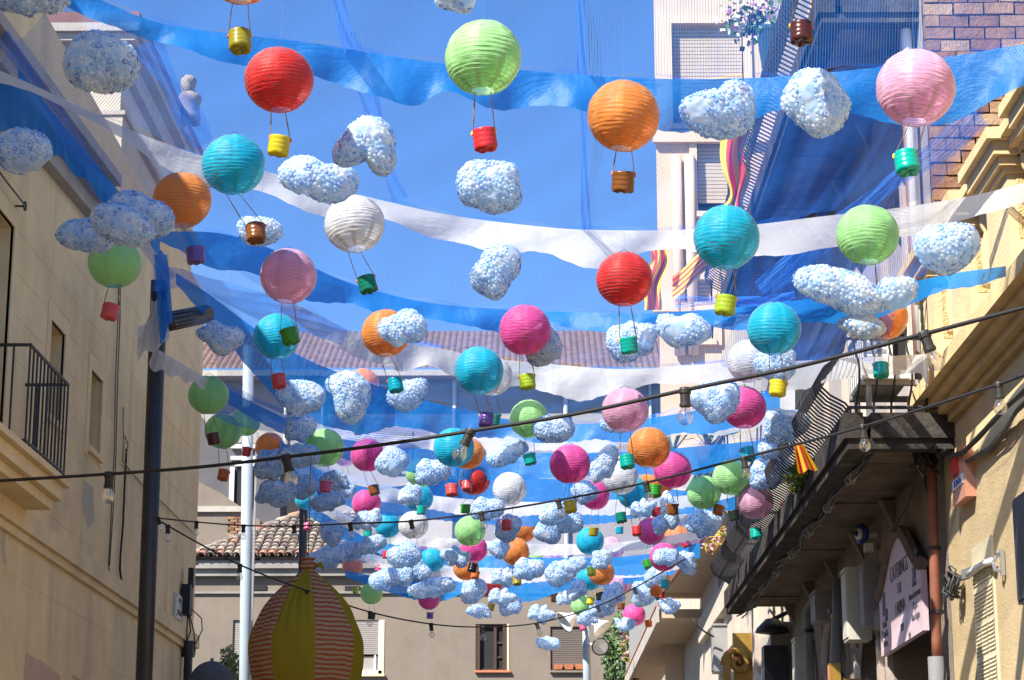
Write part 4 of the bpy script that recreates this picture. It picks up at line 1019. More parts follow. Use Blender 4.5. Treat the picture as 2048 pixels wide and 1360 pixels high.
sp.tube([(RAD * .992 * math.sin(t_) * math.cos(a_), RAD * .992 * math.sin(t_) * math.sin(a_), RAD * .992 * .985 * math.cos(t_)) for t_, a_ in [(.30 + (math.pi - .6) * i / NP, 2 * math.pi * i / 36) for i in range(NP + 1)]], .0009, 3)
WIRE = sp.mesh('spiral_wire', M['greybox'], True)
BCOL = {'red': (0.62, 0.03, 0.04), 'coral': (0.75, 0.10, 0.10), 'yellow': (0.72, 0.60, 0.02), 'lime': (0.40, 0.55, 0.03), 'green': (0.03, 0.32, 0.02), 'dark green': (0.0, 0.20, 0.12),
        'turquoise': (0.0, 0.42, 0.33), 'brown': (0.24, 0.085, 0.02), 'dark brown': (0.10, 0.02, 0.012), 'purple': (0.16, 0.09, 0.40), 'black': (0.01, 0.01, 0.01), 'orange': (0.70, 0.16, 0.015),
        'pink': (0.75, 0.12, 0.28), 'cyan': (0.0, 0.38, 0.50), 'olive': (0.35, 0.30, 0.02), 'charcoal': (0.025, 0.04, 0.035)}
def basket_mat(name, c):
    m, nt, out = new_mat(name)
    b = N(nt, 'ShaderNodeBsdfPrincipled'); b.inputs['Base Color'].default_value = rgb(c); b.inputs['Roughness'].default_value = 0.28; b.inputs['Coat Weight'].default_value = 0.3
    tc = N(nt, 'ShaderNodeTexCoord'); no = N(nt, 'ShaderNodeTexNoise', Scale=40.0); nt.links.new(tc.outputs['Object'], no.inputs['Vector'])
    bp = N(nt, 'ShaderNodeBump', Strength=0.35, Distance=0.004); nt.links.new(no.outputs[0], bp.inputs['Height']); nt.links.new(bp.outputs[0], b.inputs['Normal'])
    tl = N(nt, 'ShaderNodeBsdfTranslucent', Color=rgb(c)); mx = N(nt, 'ShaderNodeMixShader'); mx.inputs[0].default_value = 0.25
    nt.links.new(b.outputs[0], mx.inputs[1]); nt.links.new(tl.outputs[0], mx.inputs[2]); nt.links.new(mx.outputs[0], out.inputs[0])
    return m
def basket_mesh(c, name):
    q = MB()
    prof = [(.050, .052), (.056, .050), (.057, .044), (.0575, .030), (.0560, .026), (.0575, .022), (.058, .006), (.0565, .002), (.058, -.002), (.0585, -.020), (.0570, -.024), (.0585, -.028), (.0585, -.044), (.054, -.055), (.038, -.061), (.016, -.053), (.0, -.048)]
    def mod(r, z, a):
        if z < -.03: return (r * (1 + .02 * math.cos(5 * a)), z + .007 * (0.5 - 0.5 * math.cos(5 * a)) * min(1, (-.03 - z) / .02))
        return (r, z)
    q.lathe(prof, 25, None, mod)
    q.lathe([(.050, .052), (.052, .0), (.045, -.04), (0, -.042)], 25)
    return q.mesh('basket', basket_mat('basket_' + name.replace(' ', '_'), c), True)
BK = {k: basket_mesh(c, k) for k, c in BCOL.items()}
bd = MB(); bd.lathe([(0, .014), (.006, .01), (.009, 0), (.007, -.012), (.003, -.018), (0, -.018)], 8)
BD = [bd.mesh('bead', mat('bead_red', (0.65, 0.04, 0.05), 0.4), True), bd.mesh('bead', mat('bead_yellow', (0.7, 0.5, 0.03), 0.4), True), bd.mesh('bead', mat('bead_coral', (0.75, 0.2, 0.2), 0.4), True)]
M['twine'] = mat('twine', (0.33, 0.24, 0.15), 0.9)
M['thread'] = mat('thread', (0.10, 0.2, 0.42), 0.7)
# cx, cy, diameter, colour, basket colour, basket x, basket y (photo pixels); hidden basket -> visible flag 0
BALL = [
 (558,160,140,'red','yellow',558,291,1),(966,115,155,'light green','red',970,279,1),(1247,232,148,'orange','brown',1246,363,1),(1831,176,160,'pink','turquoise',1814,325,1),
 (467,329,130,'teal','brown',512,466,1),(364,400,118,'orange','purple',391,510,1),(230,525,110,'light green','coral',220,623,1),(709,448,120,'white','dark green',735,568,1),
 (577,552,115,'pink','green',580,672,1),(553,673,95,'teal','coral',558,762,1),(1249,558,115,'red','turquoise',1258,690,1),(1453,475,135,'teal','lime',1451,610,1),
 (1735,470,127,'light green','orange',1738,595,0),(1548,657,112,'teal','yellow',1556,776,1),(1499,722,90,'white','black',1490,822,1),(1768,634,98,'orange','turquoise',1762,740,1),
 (1050,660,105,'magenta','lime',1055,763,1),(772,666,98,'orange','cyan',791,770,1),(958,741,98,'teal','purple',973,840,1),(983,752,84,'white','turquoise',988,838,1),
 (725,769,68,'orange','lime',717,859,1),(1250,820,95,'pink','turquoise',1254,923,1),(1058,838,80,'light green','turquoise',1060,918,1),(1488,815,90,'magenta','cyan',1496,908,1),
 (1458,838,66,'teal','olive',1470,920,1),(417,790,82,'light green','dark brown',427,877,1),(446,862,75,'light green','orange',447,950,1),(490,843,62,'light green','red',493,903,1),
 (540,895,62,'orange','red',545,955,0),(649,895,78,'light green','pink',651,973,1),(690,910,48,'pink','yellow',692,965,0),(735,910,70,'magenta','brown',748,980,1),
 (908,895,82,'teal','coral',904,980,1),(935,906,68,'orange','coral',934,972,1),(949,960,64,'red','green',931,1017,1),(1140,928,82,'magenta','yellow',1141,1013,1),
 (1298,895,85,'orange','green',1309,982,1),(1345,940,78,'magenta','brown',1345,1018,0),(1316,962,66,'orange','red',1313,1023,1),(1242,955,72,'white','dark green',1242,1035,1),
 (1266,985,66,'teal','red',1274,1062,1),(1190,990,62,'magenta','olive',1187,1063,1),(1232,1002,50,'light green','cyan',1239,1060,1),(1019,978,70,'white','coral',1013,1050,1),
 (841,945,62,'light green','turquoise',843,1020,1),(838,996,58,'teal','lime',839,1058,1),(827,1050,60,'white','red',829,1108,0),(733,1007,60,'magenta','turquoise',735,1067,1),
 (775,1050,54,'teal','red',773,1109,1),(722,1075,42,'pink','yellow',722,1117,1),(785,1096,46,'light green','pink',757,1136,1),(613,997,48,'teal','pink',615,1053,1),
 (705,1132,42,'orange','lime',711,1180,1),(743,1187,45,'light green','black',744,1232,0),(865,1120,50,'teal','black',868,1170,0),(832,1095,46,'pink','cyan',824,1187,0),
 (940,1062,62,'light green','black',945,1135,1),(948,1098,56,'magenta','orange',950,1150,1),(975,1136,44,'teal','yellow',977,1180,0),(932,1136,52,'orange','green',938,1177,1),
 (1047,1058,54,'orange','coral',1050,1112,1),(1030,1103,58,'orange','olive',1034,1162,1),(1006,1132,44,'orange','pink',1008,1176,0),(983,1172,46,'red','olive',982,1214,1),
 (1180,1082,58,'teal','lime',1183,1143,1),(1222,1098,52,'pink','brown',1219,1150,1),(1178,1156,52,'teal','yellow',1181,1202,1),(1203,1146,54,'orange','black',1200,1192,1),
 (1243,1164,48,'pink','brown',1242,1212,1),(1302,1062,58,'magenta','green',1295,1128,1),(1355,1076,56,'orange','yellow',1371,1112,0),(1328,1114,60,'magenta','cyan',1330,1168,1),
 (1164,1211,46,'light green','pink',1166,1254,1),(1320,1146,44,'light green','red',1322,1190,0),(1268,1230,46,'magenta','orange',1297,1247,1),(1312,1182,26,'orange','cyan',1315,1197,1),
 (1462,955,76,'light green','charcoal',1467,1030,1),(1408,985,70,'light green','orange',1437,1020,1),(1510,1003,76,'pink','turquoise',1512,1067,1),(1369,1026,58,'white','red',1372,1086,0),
 (858,1198,44,'magenta','purple',860,1231,1),(1105,1126,42,'lilac','green',1125,1195,1),(1094,1166,40,'orange','brown',1108,1198,1),(1068,1115,36,'light green','purple',1049,1177,1),
 (483,-62,150,'orange','olive',480,82,1),(1608,-80,150,'teal','dark brown',1603,66,1),
]
placed = []   # (cx, cy, phrase) for describing neighbours
def words(a, b):
    dx, dy = b[0] - a[0], b[1] - a[1]
    if abs(dx) > 1.6 * abs(dy): return 'right of' if dx > 0 else 'left of'
    if abs(dy) > 1.6 * abs(dx): return 'below' if dy > 0 else 'above'
    return ('lower' if dy > 0 else 'upper') + (' right of' if dx > 0 else ' left of')
ba = []
for i, (cx, cy, d, c, bk, bx, by, vis) in enumerate(BALL): ba.append((cx, cy, d, c, bk if vis else None))
def phrase(i):
    cx, cy, d, c, bk = ba[i]
    return f'{c} balloon with {bk} basket' if bk else f'{c} balloon'
counts = {}
for i in range(len(ba)): counts[phrase(i)] = counts.get(phrase(i), 0) + 1
ref_ok = [i for i in range(len(ba)) if counts[phrase(i)] == 1 and ba[i][4]]
used = set()
def describe(prefix, cx, cy, exclude=None):
    order = sorted([j for j in ref_ok if j != exclude], key=lambda j: (ba[j][0] - cx) ** 2 + (ba[j][1] - cy) ** 2)
    for j in order[:12]:
        lab = f'{prefix} just {words((ba[j][0], ba[j][1]), (cx, cy))} the {phrase(j)}'
        if lab not in used and len(lab.split()) <= 16:
            used.add(lab); return lab
    return prefix
for i, (cx, cy, d, c, bk, bx, by, vis) in enumerate(BALL):
    D = RAD * 2 * F / d
    if (cx, cy) == (1312, 1182): D = 27.0
    if (cx, cy) == (1768, 634): D = 15.9
    P = at(cx, cy, D)
    sc = d * D / F / (2 * RAD)
    if ba[i][4] and counts[phrase(i)] == 1: lab = f'{c} paper lantern balloon carrying a {bk} basket'
    elif ba[i][4]: lab = describe(f'{c} balloon with {bk} basket', cx, cy, i)
    else: lab = describe(f'{c} paper balloon', cx, cy, i)
    t = thing('lantern_balloon', lab, 'lantern', P, 'paper lantern balloons')
    rr = random.Random(i * 7 + 3)
    sh = inst('lantern_shade', SH[c][i % 2], t, (0, 0, 0), (rr.uniform(-.13, .13), rr.uniform(-.13, .13), rr.uniform(0, 6.28)), (sc * rr.uniform(.97, 1.02), sc * rr.uniform(.97, 1.02), sc * rr.uniform(.95, 1.0)))
    inst('spiral_wire', WIRE, sh)
    q = MB(); r0 = RAD * sc
    q.tube([(-.05, 0, r0*.93), (0, 0, r0 * 1.07), (.05, 0, r0*.93)], .0022, 4); q.tube([(0, 0, r0 * 1.07), (0.01, 0.01, r0 * 1.1 + .35)], .0006, 3)
    obj2 = bpy.data.objects.new('hanger', q.mesh('hanger', M['thread'])); link(obj2, t)
    B = at(bx, by, D + rr.uniform(-.03, .03)) - P
    if not vis: B = at(bx, by, D + .12) - P
    bs = min(1.0, sc + .05) * (1.0 if sc > .9 else .8)
    tilt = (rr.uniform(-.22, .22), rr.uniform(-.22, .22), rr.uniform(0, 6.28))
    bo = inst('basket', BK[bk], t, B, tilt, (bs, bs, bs))
    Rm = bo.rotation_euler.to_matrix()
    for k, s_ in enumerate((-1, 1)):
        top = Vector((s_ * .038 * sc, 0, -r0 * .94)); e = B + Rm @ (Quaternion((0, 0, 1), -tilt[2]).to_matrix() @ Vector((s_ * .055 * bs, 0, .045 * bs)))
        q = MB()
        for o_ in (-.003, .003):
            mid = (top + e) / 2 + Vector((rr.uniform(-.004, .004), o_, 0)); q.tube([top, mid, e], .0021, 4)
        link(bpy.data.objects.new('string', q.mesh('string', M['twine'])), t)
        bdo = inst('bead', rr.choice(BD), t, e + Vector((0, 0, -.004)), (rr.uniform(-.4, .4), rr.uniform(-.4, .4), 0))
# ================================================================== bubble-wrap clouds
def plastic(name, attr):
    m, nt, out = new_mat(name)
    if attr:
        ca = N(nt, 'ShaderNodeVertexColor'); ca.layer_name = 'tint'; csrc = ca.outputs[0]
    else:
        tc = N(nt, 'ShaderNodeTexCoord'); no = N(nt, 'ShaderNodeTexNoise', Scale=11.0, Detail=4.0); nt.links.new(tc.outputs['Object'], no.inputs['Vector'])
        rp_ = N(nt, 'ShaderNodeValToRGB'); e = rp_.color_ramp.elements; e[0].position = .40; e[0].color = (0.48, 0.70, 0.93, 1); e[1].position = .62; e[1].color = (0.90, 0.94, 0.975, 1); nt.links.new(no.outputs[0], rp_.inputs[0]); csrc = rp_.outputs[0]
    df = N(nt, 'ShaderNodeBsdfDiffuse'); nt.links.new(csrc, df.inputs[0])
    tl = N(nt, 'ShaderNodeBsdfTranslucent'); nt.links.new(csrc, tl.inputs[0])
    mx = N(nt, 'ShaderNodeMixShader'); mx.inputs[0].default_value = 0.46; nt.links.new(df.outputs[0], mx.inputs[1]); nt.links.new(tl.outputs[0], mx.inputs[2])
    gl = N(nt, 'ShaderNodeBsdfGlossy', Roughness=0.2); fz = N(nt, 'ShaderNodeFresnel', IOR=1.32)
    m2 = N(nt, 'ShaderNodeMixShader'); m2.inputs[0].default_value = .07 if attr else .015; nt.links.new(mx.outputs[0], m2.inputs[1]); nt.links.new(gl.outputs[0], m2.inputs[2])
    last = m2
    if attr:
        tr = N(nt, 'ShaderNodeBsdfTransparent'); m3 = N(nt, 'ShaderNodeMixShader'); m3.inputs[0].default_value = 0.36; nt.links.new(m2.outputs[0], m3.inputs[1]); nt.links.new(tr.outputs[0], m3.inputs[2]); last = m3
    nt.links.new(last.outputs[0], out.inputs[0])
    return m
M['bubble'] = plastic('bubble_plastic', True); M['film'] = plastic('bubble_film', False)
def cloud_mesh(outline, thick, bub, seed, blue=0.3, seg=7):
    """outline: polar radii (metres) every 360/len degrees counter-clockwise from +x, in the x-z plane; thick = half depth."""
    rg = np.random.default_rng(seed)
    n = len(outline); nu, nv = 84, 42
    th = np.linspace(0, 2 * np.pi, nu, endpoint=False); ph = np.linspace(-np.pi / 2, np.pi / 2, nv + 1)
    o = np.array(outline)
    k = th / (2 * np.pi) * n; i0 = np.floor(k).astype(int); f = k - i0
    p0, p1, p2, p3 = o[(i0 - 1) % n], o[i0 % n], o[(i0 + 1) % n], o[(i0 + 2) % n]
    Rt = 0.5 * ((2 * p1) + (-p0 + p2) * f + (2 * p0 - 5 * p1 + 4 * p2 - p3) * f ** 2 + (-p0 + 3 * p1 - 3 * p2 + p3) * f ** 3)
    V = np.zeros((nv + 1, nu, 3))
    cp = np.sign(np.cos(ph)) * np.abs(np.cos(ph)) ** 0.75; sp = np.sign(np.sin(ph)) * np.abs(np.sin(ph)) ** 0.9
    V[:, :, 0] = Rt[None] * np.cos(th)[None] * cp[:, None]
    V[:, :, 2] = Rt[None] * np.sin(th)[None] * cp[:, None]
    V[:, :, 1] = thick * sp[:, None] * np.ones(nu)[None]
    # lumps
    rad = np.linalg.norm(V, axis=2, keepdims=True) + 1e-9
    L = np.zeros((nv + 1, nu))
    for _ in range(9):
        d = rg.normal(size=3); d /= np.linalg.norm(d); fr = rg.uniform(10, 30); L += np.sin(V @ d * fr + rg.uniform(0, 6.28)) * 0.4 / math.sqrt(fr / 14)
    V += V / rad * (L[:, :, None] * 0.017)
    rad = np.linalg.norm(V, axis=2, keepdims=True) + 1e-9
    Cr = np.zeros((nv + 1, nu))
    for _ in range(7):     # crumpled film: ridged folds
        d = rg.normal(size=3); d /= np.linalg.norm(d); fr = rg.uniform(40, 95); Cr += (1 - 2 * np.abs(np.sin(V @ d * fr + rg.uniform(0, 6.28) + 1.5 * np.sin(V @ rg.normal(size=3) * 18)))) * 18 / fr
    V += V / rad * (Cr[:, :, None] * 0.0042)
    keep_d = [rg.normal(size=3) * rg.uniform(14, 24) for _ in range(3)]; keep_o = rg.uniform(0, 6.28, 3)
    verts = V.reshape(-1, 3)
    faces = []
    for j in range(nv):
        for i in range(nu): faces.append((j*nu+i, j*nu+(i+1) % nu, (j+1)*nu+(i+1) % nu, (j+1)*nu+i))
    body = bpy.data.meshes.new('cloud_body'); body.from_pydata([tuple(v) for v in verts], [], faces); body.materials.append(M['film'])
    body.polygons.foreach_set('use_smooth', [True] * len(faces)); body.update()
    # bubbles: dart throwing on the surface
    fa = np.array(faces); A, B, C, Dd = (verts[fa[:, i]] for i in range(4))
    ar = np.linalg.norm(np.cross(C - A, Dd - B), axis=1) / 2
    pr = ar / ar.sum(); want = int(ar.sum() / (bub * bub * 2.5))
    pts = []; nrm = []
    cell = bub * 1.42; grid_ = {}
    cand = rg.choice(len(fa), size=want * 7, p=pr)
    fn = np.cross(C - A, Dd - B); fn /= (np.linalg.norm(fn, axis=1, keepdims=True) + 1e-12)
    cen = (A + B + C + Dd) / 4
    sg = np.sign((fn * cen).sum(1)); fn *= sg[:, None]
    U = rg.uniform(size=(len(cand), 2))
    for c, (u, v) in zip(cand, U):
        p = (A[c] * (1-u) + B[c] * u) * (1-v) + (Dd[c] * (1-u) + C[c] * u) * v
        kx = tuple((p // cell).astype(int)); ok = True
        for dx in (-1, 0, 1):
            for dy in (-1, 0, 1):
                for dz in (-1, 0, 1):
                    for qq in grid_.get((kx[0]+dx, kx[1]+dy, kx[2]+dz), ()):
                        if (p[0]-qq[0])**2 + (p[1]-qq[1])**2 + (p[2]-qq[2])**2 < cell * cell: ok = False; break
                    if not ok: break
                if not ok: break
            if not ok: break
        bare = sum(math.sin(float(p @ kd) + ko) for kd, ko in zip(keep_d, keep_o))
        if ok and bare > 1.1: ok = False
        if ok:
            grid_.setdefault(kx, []).append(p); pts.append(p); nrm.append(fn[c])
            if len(pts) >= want: break
    pts = np.array(pts); nrm = np.array(nrm); m_ = len(pts)
    a = np.where(np.abs(nrm[:, 2:3]) < .9, np.array([[0, 0, 1.]]), np.array([[1., 0, 0]]))
    t1 = np.cross(nrm, a); t1 /= np.linalg.norm(t1, axis=1, keepdims=True); t2 = np.cross(nrm, t1)
    r = bub * rg.uniform(.6, 1.08, size=(m_, 1))
    an = np.arange(seg) * 2 * np.pi / seg
    rings = []
    for (rad_, h) in ((1.0, -.12), (.88, .32), (.5, .54)):
        for q in an: rings.append(pts + (t1 * math.cos(q) + t2 * math.sin(q)) * r * rad_ + nrm * r * h)
    rings.append(pts + nrm * r * .6)
    VV = np.stack(rings, axis=1).reshape(-1, 3)
    per = 3 * seg + 1
    loc = []
    for k_ in range(2):
        for j in range(seg): loc.append((k_*seg+j, k_*seg+(j+1) % seg, (k_+1)*seg+(j+1) % seg, (k_+1)*seg+j))
    tri = [(2*seg+j, 2*seg+(j+1) % seg, 3*seg) for j in range(seg)]
    FF = []
    for b in range(m_):
        o_ = b * per
        FF += [tuple(x + o_ for x in f_) for f_ in loc] + [tuple(x + o_ for x in f_) for f_ in tri]
    me = bpy.data.meshes.new('cloud_bubbles'); me.from_pydata(VV.tolist(), [], FF); me.materials.append(M['bubble'])
    me.polygons.foreach_set('use_smooth', [True] * len(FF)); me.update()
    pal = np.array([(0.88, 0.94, 0.99), (0.70, 0.86, 0.985), (0.36, 0.66, 0.96), (0.10, 0.36, 0.90), (0.04, 0.12, 0.55)])
    lowf = np.sin(pts @ rg.normal(size=3) * 14 + rg.uniform(0, 6)) * .5 + np.sin(pts @ rg.normal(size=3) * 22) * .5
    x = rg.uniform(size=m_) - lowf * .14
    bl = blue * 1.4
    idx = np.select([x > bl * 1.9, x > bl * 1.15, x > bl * .52, x > bl * .14], [0, 1, 2, 3], 4)
    colr = np.ones((m_, per, 4)); colr[:, :, :3] = pal[idx][:, None, :]
    # rim of a tinted bubble keeps its ink, the crown is clear
    colr[:, 2*seg:, :3] = colr[:, 2*seg:, :3] * .3 + .7 * np.array([.94, .96, .98])
    ca = me.color_attributes.new('tint', 'FLOAT_COLOR', 'POINT'); ca.data.foreach_set('color', colr.reshape(-1))
    return body, me
# px, py, w, h, tilt(deg), outline (12 polar multipliers) or None, depth factor, blue amount
BIG = [
 (212,126,148,125,0,(1,.98,.95,.98,1.0,1.0,1.02,1.05,1.0,.98,1.0,1.05),1,.3),
 (46,300,128,92,-6,(1.05,1,1,.95,1,1.05,1.05,1,.95,.95,1,1.05),1,.52),
 (58,-14,185,110,0,None,.95,.35),(910,-22,105,98,0,None,1,.3),
 (733,297,122,122,0,(.95,1.0,1.0,1.0,.95,.95,1.1,1.1,.45,.45,1.15,1.15),1,.26),
 (643,357,158,92,-8,(1,.95,.75,.72,.95,1.1,1.1,1,.9,.9,.95,1),1.03,.3),
 (977,370,134,116,0,(1,1.1,1.0,.98,1.0,1.0,1.02,1.15,.98,.95,1.0,1.12),1,.36),
 (1437,210,148,124,0,(1.0,1.15,1.05,.62,.6,.75,1.05,1.0,.98,.95,.98,1.0),1,.55),
 (1634,205,130,148,0,(1,.9,.92,.98,1.05,1.05,.98,.72,.75,1.0,1.02,1.0),1,.24),
 (170,471,118,76,0,(1,.95,.95,1,1,1,1.02,1,1,1,.95,1),1,.36),
 (278,428,132,96,-10,(1,.95,.9,1,1.05,1,1,1,.9,.95,1,1.05),1.03,.3),(247,450,140,82,-14,(1.02,.9,.9,1,1.05,1.05,1,1,.95,1,1,1.05),.97,.3),
 (523,462,104,68,0,None,1.04,.34),
 (994,543,114,112,0,(.95,1.05,1.05,1.0,.95,.85,1.0,1.0,.95,1.1,.85,.7),1,.4),
 (1686,580,190,84,-17,(1.0,.9,.85,.8,.95,1.1,1.1,.95,.95,1,1.05,1.05),.97,.26),(1790,585,84,78,0,(1.05,1.15,.9,.75,1,1.1,1,1,1,1.0,.95,.95),.985,.3),
 (1720,650,94,46,-8,None,.985,.22),(1888,497,130,110,0,(1.0,1.05,1.0,1.0,1.05,1.0,1.0,.95,.9,1.0,1.05,1.0),.95,.34),
 (439,673,92,66,-10,None,1,.24),(603,793,108,76,-4,(.98,.9,.85,.9,.95,1.05,1.0,.9,1.05,1.05,.95,1.0),1,.3),
 (698,790,84,118,0,(.9,.95,.75,.8,1.05,1.35,.9,.85,.9,1.05,1.05,1.0),1,.34),(812,787,86,70,0,(1.0,1.2,.85,.75,.8,.95,1,1,1.0,1,.95,.95),1.02,.5),
 (808,657,122,82,10,None,.97,.36),(1087,690,80,84,0,(1,.9,.95,1.1,.95,.85,.95,1.0,1.05,1,1,1.05),.96,.28),
 (1262,682,112,82,0,None,1.04,.36),(1371,663,130,66,0,None,1,.38),(1550,727,86,84,0,(1,1,1,1,1.05,1.05,1,.9,.8,.95,1.1,1.05),.95,.34),
 (1433,798,112,86,0,None,.97,.34),(1567,850,96,72,0,None,.97,.3),(1237,845,70,56,18,None,.96,.4),(1105,857,100,60,0,None,.97,.32),
 (1207,932,46,96,-30,None,.96,.3),(551,985,82,58,-6,None,.97,.36),(783,925,72,60,10,None,.97,.44),
]
SMALL = [ # px, py, w, h, tilt, depth factor
 (1552,897,72,52,0,.97),(1540,946,86,64,10,.97),(1013,907,82,44,14,1),(600,860,80,52,10,1.06),(545,933,92,64,10,.98),(600,912,80,46,-8,.99),(606,972,52,52,0,1.0),
 (674,963,66,40,0,.98),(690,983,44,30,0,1.02),(655,1004,66,36,0,.97),(866,943,72,54,6,.97),(820,986,60,42,4,.98),(738,1040,66,40,20,.97),(668,1068,48,58,0,1.0),(656,1115,84,46,4,1.0),(700,1105,46,42,0,1.02),
 (742,1090,62,34,8,.97),(812,1112,64,58,0,.97),(766,1162,52,44,0,.99),(800,1152,60,44,0,.98),(838,1140,52,40,-40,1),(866,1176,92,36,4,.97),(975,1018,66,48,0,.98),(1013,1056,54,54,30,.98),
 (1096,1066,64,54,10,.96),(1105,1025,58,46,0,.98),(1135,1040,56,56,-30,.97),(1167,988,52,50,10,.97),(996,1100,48,40,-10,.98),(914,1116,62,40,-16,.98),(1058,1138,62,46,0,.96),(1006,1153,58,36,0,.98),
 (1118,1145,58,56,0,.97),(1150,1130,50,30,0,.98),(1152,1178,56,36,35,.99),(1128,1196,40,26,20,1.02),(944,1180,56,46,20,.97),(1001,1193,58,36,-6,.98),(1022,1214,48,36,20,.99),(962,1224,56,28,-4,1),(1080,1226,56,36,-10,.98),
 (1205,1121,56,40,16,.97),(1224,1188,64,44,38,.97),(1203,1216,52,40,0,.99),(1178,1238,46,30,10,1),(1247,1247,48,28,0,1),(1097,1287,46,26,-16,1),
 (1332,1114,52,40,0,.97),(1371,1126,40,60,12,.96),(1310,1150,48,42,0,.98),(1285,1182,54,58,-20,.99),(1335,1210,50,32,0,1),(1406,1050,84,58,-16,.97),(1339,1022,32,74,4,.97),(1318,1048,36,40,0,1.0),
 (1283,1016,56,36,18,1.0),(1502,1026,48,40,0,1.02),(1428,1040,44,36,0,1.02),
]
cr = random.Random(11)
def ellipse_outline(w, h, mult):
    n = len(mult); o = []
    for i in range(n):
        a = 2 * math.pi * i / n
        o.append(mult[i] / math.sqrt((math.cos(a) / w) ** 2 + (math.sin(a) / h) ** 2))
    return o
def face_cam_rot(tilt): return (PITCH * .4, R(-tilt), YAW)
def cloudD(py, k): return 17400.0 / (1755 - py) * k
def shape_word(w, h):
    if w > 1.75 * h: return 'long flat'
    if h > 1.35 * w: return 'tall upright'
    if w * h > 11000: return 'large lumpy'
    return 'rounded' if w < 62 else 'lumpy'
def put_cloud(px, py, w, h, tilt, D, body, bub, sc):
    t = thing('bubble_cloud', describe(f'{shape_word(w, h)} bubble wrap cloud', px, py), 'cloud', at(px, py, D), 'bubble wrap clouds')
    t.rotation_euler = face_cam_rot(tilt)
    t.scale = sc
    inst('cloud_body', body, t)
    o = inst('bubble_cover', bub, t); o['kind'] = 'stuff'
    q = MB(); q.tube([(0, 0, 0), (0.004, 0, .55 / sc[2])], .0006, 3); link(bpy.data.objects.new('hanging_thread', q.mesh('hanging_thread', M['thread'])), t)
for i, (px, py, w, h, tilt, mult, k, blue) in enumerate(BIG):
    D = cloudD(py, k)
    if px > 1600 and 400 < py < 700: D = min(D, 12.4)
    W, H = w / 2 * D / F * .955, h / 2 * D / F * .955
    if mult is None: mult = [cr.uniform(.82, 1.12) for _ in range(12)]
    body, bub = cloud_mesh(ellipse_outline(W, H, mult), min(W, H) * .85 + .02, .015, 100 + i, blue, 7)
    put_cloud(px, py, w, h, tilt, D, body, bub, (1, 1, 1))
VAR = []
for i in range(9):
    asp = [1.0, .62, .75, .55, .85, .68, .95, .6, .8][i]
    mult = [cr.uniform(.78, 1.2) for _ in range(12)]
    W = .155; H = W * asp
    body, bub = cloud_mesh(ellipse_outline(W, H, mult), H * .8 + .02, .015, 300 + i, cr.uniform(.28, .46), 6)
    VAR.append((W * 1.02, H * 1.02, body, bub))
for i, (px, py, w, h, tilt, k) in enumerate(SMALL):
    D = cloudD(py, k)
    W, H = w / 2 * D / F, h / 2 * D / F
    if H > W * 1.05: W, H, tilt, = H, W, tilt + 90
    v = min(range(9), key=lambda j: abs(VAR[j][1] / VAR[j][0] - H / W) + cr.uniform(0, .12))
    s = W / VAR[v][0]
    put_cloud(px, py, w, h, tilt + (180 if cr.random() < .5 else 0), D, VAR[v][2], VAR[v][3], (s, s, H / VAR[v][1]))
# ================================================================== plastic strips and netting across the street
def strip_mat(name, c, alpha, tr=.55, rough=.5):
    m, nt, out = new_mat(name)
    geo = N(nt, 'ShaderNodeNewGeometry'); no = N(nt, 'ShaderNodeTexNoise', Scale=7.0, Detail=4.0); nt.links.new(geo.outputs['Position'], no.inputs['Vector'])
    bp = N(nt, 'ShaderNodeBump', Strength=.4, Distance=.05); nt.links.new(no.outputs[0], bp.inputs['Height'])
    df = N(nt, 'ShaderNodeBsdfDiffuse', Color=rgb(c)); nt.links.new(bp.outputs[0], df.inputs['Normal'])
    tl = N(nt, 'ShaderNodeBsdfTranslucent', Color=rgb(c)); nt.links.new(bp.outputs[0], tl.inputs['Normal'])
    mx = N(nt, 'ShaderNodeMixShader'); mx.inputs[0].default_value = tr; nt.links.new(df.outputs[0], mx.inputs[1]); nt.links.new(tl.outputs[0], mx.inputs[2])
    gl = N(nt, 'ShaderNodeBsdfGlossy', Roughness=rough); nt.links.new(bp.outputs[0], gl.inputs['Normal'])
    m2 = N(nt, 'ShaderNodeMixShader'); m2.inputs[0].default_value = .03; nt.links.new(mx.outputs[0], m2.inputs[1]); nt.links.new(gl.outputs[0], m2.inputs[2])
    tp = N(nt, 'ShaderNodeBsdfTransparent'); tp.inputs[0].default_value = rgb(tuple(min(1, x * .6 + .4) for x in c))
    m3 = N(nt, 'ShaderNodeMixShader'); m3.inputs[0].default_value = 1 - alpha; nt.links.new(m2.outputs[0], m3.inputs[1]); nt.links.new(tp.outputs[0], m3.inputs[2])
    nt.links.new(m3.outputs[0], out.inputs[0])
    return m
M['strip_blue'] = strip_mat('blue_plastic_strip', (0.015, 0.30, 0.82), .80)
M['strip_white'] = strip_mat('white_plastic_strip', (0.80, 0.80, 0.80), .82)
